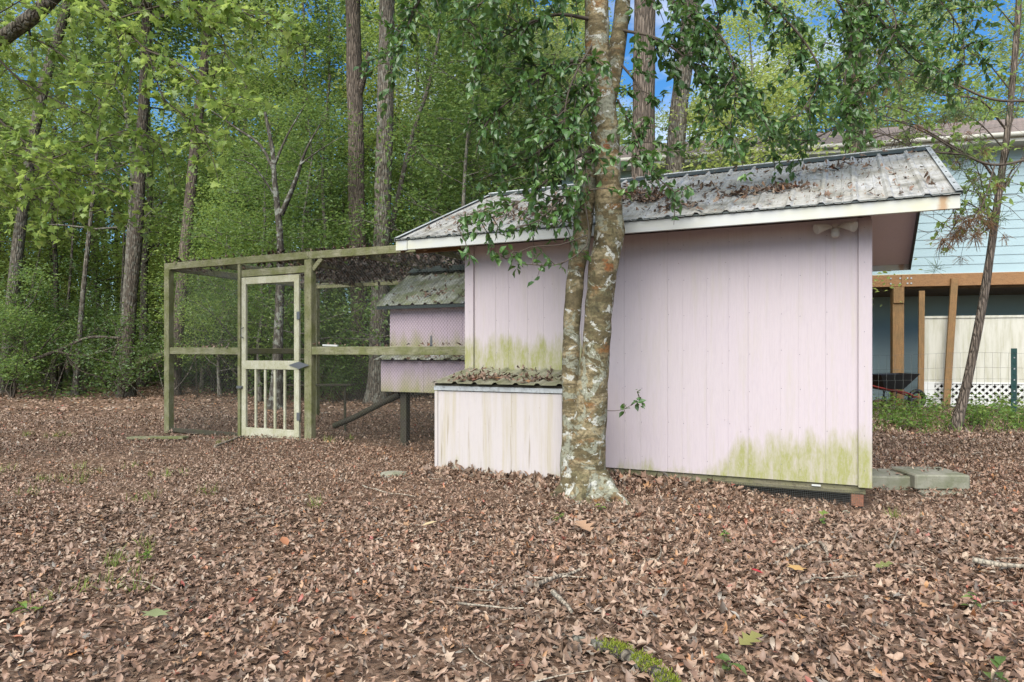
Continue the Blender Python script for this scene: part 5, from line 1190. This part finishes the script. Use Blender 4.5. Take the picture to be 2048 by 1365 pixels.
seedling(1640, 1050, .09, 6, .06, 'bright green seedling in the leaves below the shed corner')
seedling(1975, 1360, .08, 5, .075, 'broad leaved green seedling in the bottom right corner', 'leaf_wood')
seedling(1445, 1085, .08, 7, .05, 'pale green seedling among dark leaves under the long wall')
seedling(1940, 1220, .07, 5, .055, 'dark green pair leaved seedling at the right, halfway down the litter', 'leaf_wood')
seedling(75, 1240, .07, 6, .055, 'three leaved green seedling near the left edge of the yard')
seedling(1450, 1355, .06, 5, .06, 'green seedling beside the mossy root at the bottom', 'leaf_wood')
seedling(290, 1115, .08, 8, .045, 'slim green seedling in the leaves left of the box')
# single leaves that stand out
def one_leaf(px, py, size, m, label, T, rz, lobed=True):
    d = CAMH*F/(py-705); a = P(px, py, d); tv, tf = T; g = Geo().add(tv*size*np.array((1, 1, .8)), tf); o = g.build('fallen_leaf', m, smooth=True)
    o.location = (a[0], a[1], float(gh(a[0], a[1]))+.045); o.rotation_euler = (.12, .1, rz); tag(o, label, 'leaf')
def cm_(name, c): return mat(name, c, .6, .3)[0]
OAK = leaf_strip(7, .8, 1, .35, .12, .2, 77); BIGO = leaf_strip(7, .95, 1, .5, .15, .1, 78)
one_leaf(1180, 1075, 0.128, cm_('tan_leaf', (.29,.18,.11)), 'large tan lobed leaf below the twin trunk tree', BIGO, .5)
one_leaf(1590, 1158, 0.083, cm_('gold_leaf', (.36,.22,.08)), 'golden yellow leaf lying in front of the long wall', maple(.2), -.6)
one_leaf(1527, 1168, 0.060, cm_('crimson_leaf', (.30,.025,.03)), 'crimson leaf beside the golden one', leaf_strip(5, .6, 0, .4, .2, .2, 5), 1.2)
one_leaf(310, 1255, 0.098, cm_('pale_green_leaf', (.17,.19,.09)), 'pale green lobed leaf lying at the lower left', maple(.15), .4)
one_leaf(845, 1062, 0.098, cm_('cream_leaf', (.38,.30,.17)), 'cream yellow leaf on the litter left of the tree', leaf_strip(5, .45, 0, .3, .2, .2, 8), -1.2)
one_leaf(1480, 1310, 0.098, cm_('olive_leaf', (.16,.15,.05)), 'olive lobed leaf near the bottom right of centre', OAK, -1.1)
one_leaf(1750, 1150, 0.090, cm_('moss_leaf', (.13,.14,.045)), 'mossy green lobed leaf under the right end of the wall', OAK, -1.6)
one_leaf(575, 1115, 0.075, cm_('rust_leaf', (.28,.12,.06)), 'rusty orange leaf left of centre in the yard', leaf_strip(5, .7, 0, .8, .2, .3, 6), .9)
# sticks
def stick(px, r, label, forks=()):
    pts = []
    for x, y in px:
        d = CAMH*F/(y-705); a = P(x, y, d); pts.append((a[0], a[1], float(gh(a[0], a[1]))+.035+r))
    pts = np.array(pts); b = pts[0].copy(); p = smooth_path(pts-b, .05); p[:, 2] += rl.normal(0, .004, len(p))
    o = Geo().tube(p, np.linspace(r, r*.6, len(p)), 7, .10, rl, True).build('stick', M['stick'], smooth=True); o.location = b; tag(o, label, 'stick', 'fallen sticks on the leaf litter')
stick([(1072,1197),(1110,1178),(1160,1158)], .012, 'thick pale stick lying askew below the twin trunk tree')
stick([(1105,1218),(1125,1243),(1143,1265)], .013, 'short pale stick pointing at the bottom edge')
stick([(1050,1175),(1110,1174),(1175,1172)], .006, 'thin stick crossing the thick pale one')
stick([(915,1245),(985,1256),(1048,1259)], .005, 'thin pale stick in the litter left of the mossy root')
stick([(1600,1188),(1645,1176),(1715,1172)], .006, 'thin bent stick near the golden leaf')
stick([(1575,1122),(1600,1100),(1632,1090)], .010, 'stubby pale stick below the long pink wall')
stick([(1640,1090),(1652,1108),(1655,1118)], .011, 'short knotty stick next to the stubby one')
stick([(1945,1140),(2000,1148),(2060,1152)], .016, 'grey stick lying at the right edge')
stick([(1780,1108),(1790,1090),(1800,1060)], .006, 'slender white stick right of the shed corner')
stick([(1310,1150),(1322,1120),(1318,1100)], .005, 'upright looking pale twig right of the tree foot')
stick([(725,990),(770,1000),(830,1006)], .006, 'pale stick left of the pink box')
stick([(1940,1225),(1985,1215),(2045,1205)], .006, 'long thin stick low on the right edge')
stick([(430,905),(465,893),(488,884)], .016, 'thick stick lying beside the door foot')
# mossy root at the bottom
pts = np.array([P(1120, 1290, 2.75), P(1190, 1318, 2.62), P(1250, 1340, 2.54), P(1305, 1372, 2.42), P(1360, 1420, 2.25)]); pts[:, 2] = np.array([gh(p[0], p[1]) for p in pts])+np.array((-.01, .02, .028, .030, .02)); b = pts[0].copy()
rt = thing('tree_root', 'mossy tree root breaking the surface at the bottom edge', 'root', tuple(b)); p = smooth_path(pts-b, .03)
Geo().tube(p, np.linspace(.014, .032, len(p)), 10, .08, rl).build('bark', M['grey_bark'], rt, smooth=True)
n = 3600; q_ = rl.uniform(.35, 1, n); q_ = q_[(np.sin(q_*31)+np.sin(q_*53+1)*.8 > -.5) & (rl.uniform(0, 1, len(q_)) < q_*1.1)]; n = len(q_); i = np.clip((q_*len(p)).astype(int), 0, len(p)-1); az = rl.uniform(.2, PI*.9, n); pos = p[i]+np.stack([np.cos(az)*.030, np.cos(az)*.012, np.sin(az)*.026], 1)+rl.normal(0, .007, (n, 3))
tag(Geo().leaves(pos, rl.normal(0, .5, (n, 3))+np.array((0, 0, 1.)), rl.normal(0, 1, (n, 3)), .012*rl.uniform(.6, 1.3, n), RHOMB_THIN).build('moss', M['moss'], rt), kind='stuff')
# flat stones, plastic scrap
def stone(px, py, sx, sy, sz, label, m='stone'):
    d = CAMH*F/(py-705); a = P(px, py, d); r = np.random.default_rng(px); g = Geo(); n = 12; rings = []
    for h, f in ((-.5, .9), (.2, 1), (.75, .8), (1, .4)):
        an = np.arange(n)/n*2*PI; rr = f*(1+r.normal(0, .07, n)); rings.append(np.stack([np.cos(an)*rr*sx, np.sin(an)*rr*sy, np.full(n, h*sz)], 1))
    V = np.vstack(rings+[np.array([[0, 0, sz*1.03]])]); Fq = []
    for k in range(3):
        for j in range(n): Fq.append((k*n+j, k*n+(j+1) % n, (k+1)*n+(j+1) % n, (k+1)*n+j))
    g.add(V, Fq); g.add(V, [(3*n+j, 3*n+(j+1) % n, 4*n) for j in range(n)])
    o = g.build('flat_stone', M[m], smooth=True); o.location = (a[0], a[1], float(gh(a[0], a[1]))+.01); tag(o, label, 'stone')
stone(787, 960, .13, .11, .035, 'flat pale stone half buried left of the pink box')
stone(1692, 1008, .03, .02, .02, 'small white stone at the foot of the shed corner')
# old post, rail and fallen limb at the wood edge
t = P(209, 772, 22.0); o = Geo().box((-.09, -.09, -.1), (.09, .09, 1.95)).build('wooden_post', M['dark_wood'], bevel=.01); o.location = (t[0], t[1], 0); tag(o, 'rough dark wooden post standing at the edge of the woods', 'post')
tag(Geo().beam(P(214, 742, 21.8), P(352, 700, 17.5), .05, .16).build('wooden_rail', M['lumber_h'], bevel=.005), 'weathered rail slanting from the dark post toward the run', 'rail')
def limb(px, r0, r1, bk, label, name='fallen_branch', ex=()):
    p = smooth_path([P(*q) for q in px], .15); b = p[0].copy(); b[2] = 0
    g = Geo().tube(p-b, np.linspace(r0, r1, len(p)), 8, .08, rl, True)
    for e in ex: q = smooth_path([P(*z) for z in e], .12)-b; g.tube(q, np.linspace(r1*1.2, .008, len(q)), 5, .06, rl)
    o = g.build(name, M[bk], smooth=True); o.location = b; tag(o, label, 'branch')
limb([(-30,775,18),(0,742,18),(60,722,17.8),(120,700,17.6),(178,676,17.4),(240,676,17.2)], .06, .03, 'dark_bark', 'dead limb slanting across the undergrowth at the left edge', ex=[[(110,703,17.6),(170,712,17.4),(240,690,17.2)], [(60,722,17.8),(90,690,17.6),(130,640,17.4)]])
limb([(40,787,19.6),(110,786,19.8),(190,783,19.9)], .05, .03, 'dark_bark', 'dead log lying flat along the edge of the woods')
for k in range(34):
    d = rl.uniform(16, 21); x = rl.uniform(-60, 620); a = P(x, 705, d); e = a+np.array((rl.normal(0, .9), rl.normal(0, .5), 0)); a[2] = -.02; e[2] = rl.uniform(.4, 2.2); m = (a+e)/2+rl.normal(0, .2, 3)
    g = Geo(); g.tube(smooth_path([a, m, e], .2)-a*[1,1,0], np.linspace(.014, .006, len(smooth_path([a, m, e], .2))), 5)
    for q in range(4):
        f = rl.uniform(.3, .9); b_ = m+(e-m)*f-a*[1,1,0]; g.tube([b_, b_+rl.normal(0, .35, 3)+np.array((0, 0, .15))], [.006, .003], 3)
    o = g.build('bare_sapling', M['grey_bark'], smooth=True); o.location = a*[1,1,0]; tag(o, ('short' if e[2] < 1.1 else 'tall')+' bare sapling leaning '+('left' if e[0] < a[0] else 'right')+', '+zone(x), 'sapling', 'bare saplings at the edge of the woods')
# look-alikes that still share a label are told apart by their order from left to right
WORDS = {2: ['left one of two', 'right one of two'], 3: ['leftmost of three', 'middle of three', 'rightmost of three'], 4: ['leftmost of four', 'second of four', 'third of four', 'rightmost of four'], 6: ['leftmost of six', 'second of six', 'third of six', 'fourth of six', 'fifth of six', 'rightmost of six'], 5: ['leftmost of five', 'second of five', 'third of five', 'fourth of five', 'rightmost of five']}
by = {}
for o in list(C.objects):
    if o.get('category') and o.get('label') and o.get('group'): by.setdefault(o['label'], []).append(o)
for lb_, os_ in by.items():
    if len(os_) in WORDS:
        for w_, o in zip(WORDS[len(os_)], sorted(os_, key=lambda o: o.location[0]/o.location[1])): o['label'] = lb_+', '+(w_ if len((lb_+' '+w_).split()) <= 16 else w_.replace(' one of two', '').replace(' of three', '').replace(' of four', '').replace(' of five', '').replace(' of six', ''))
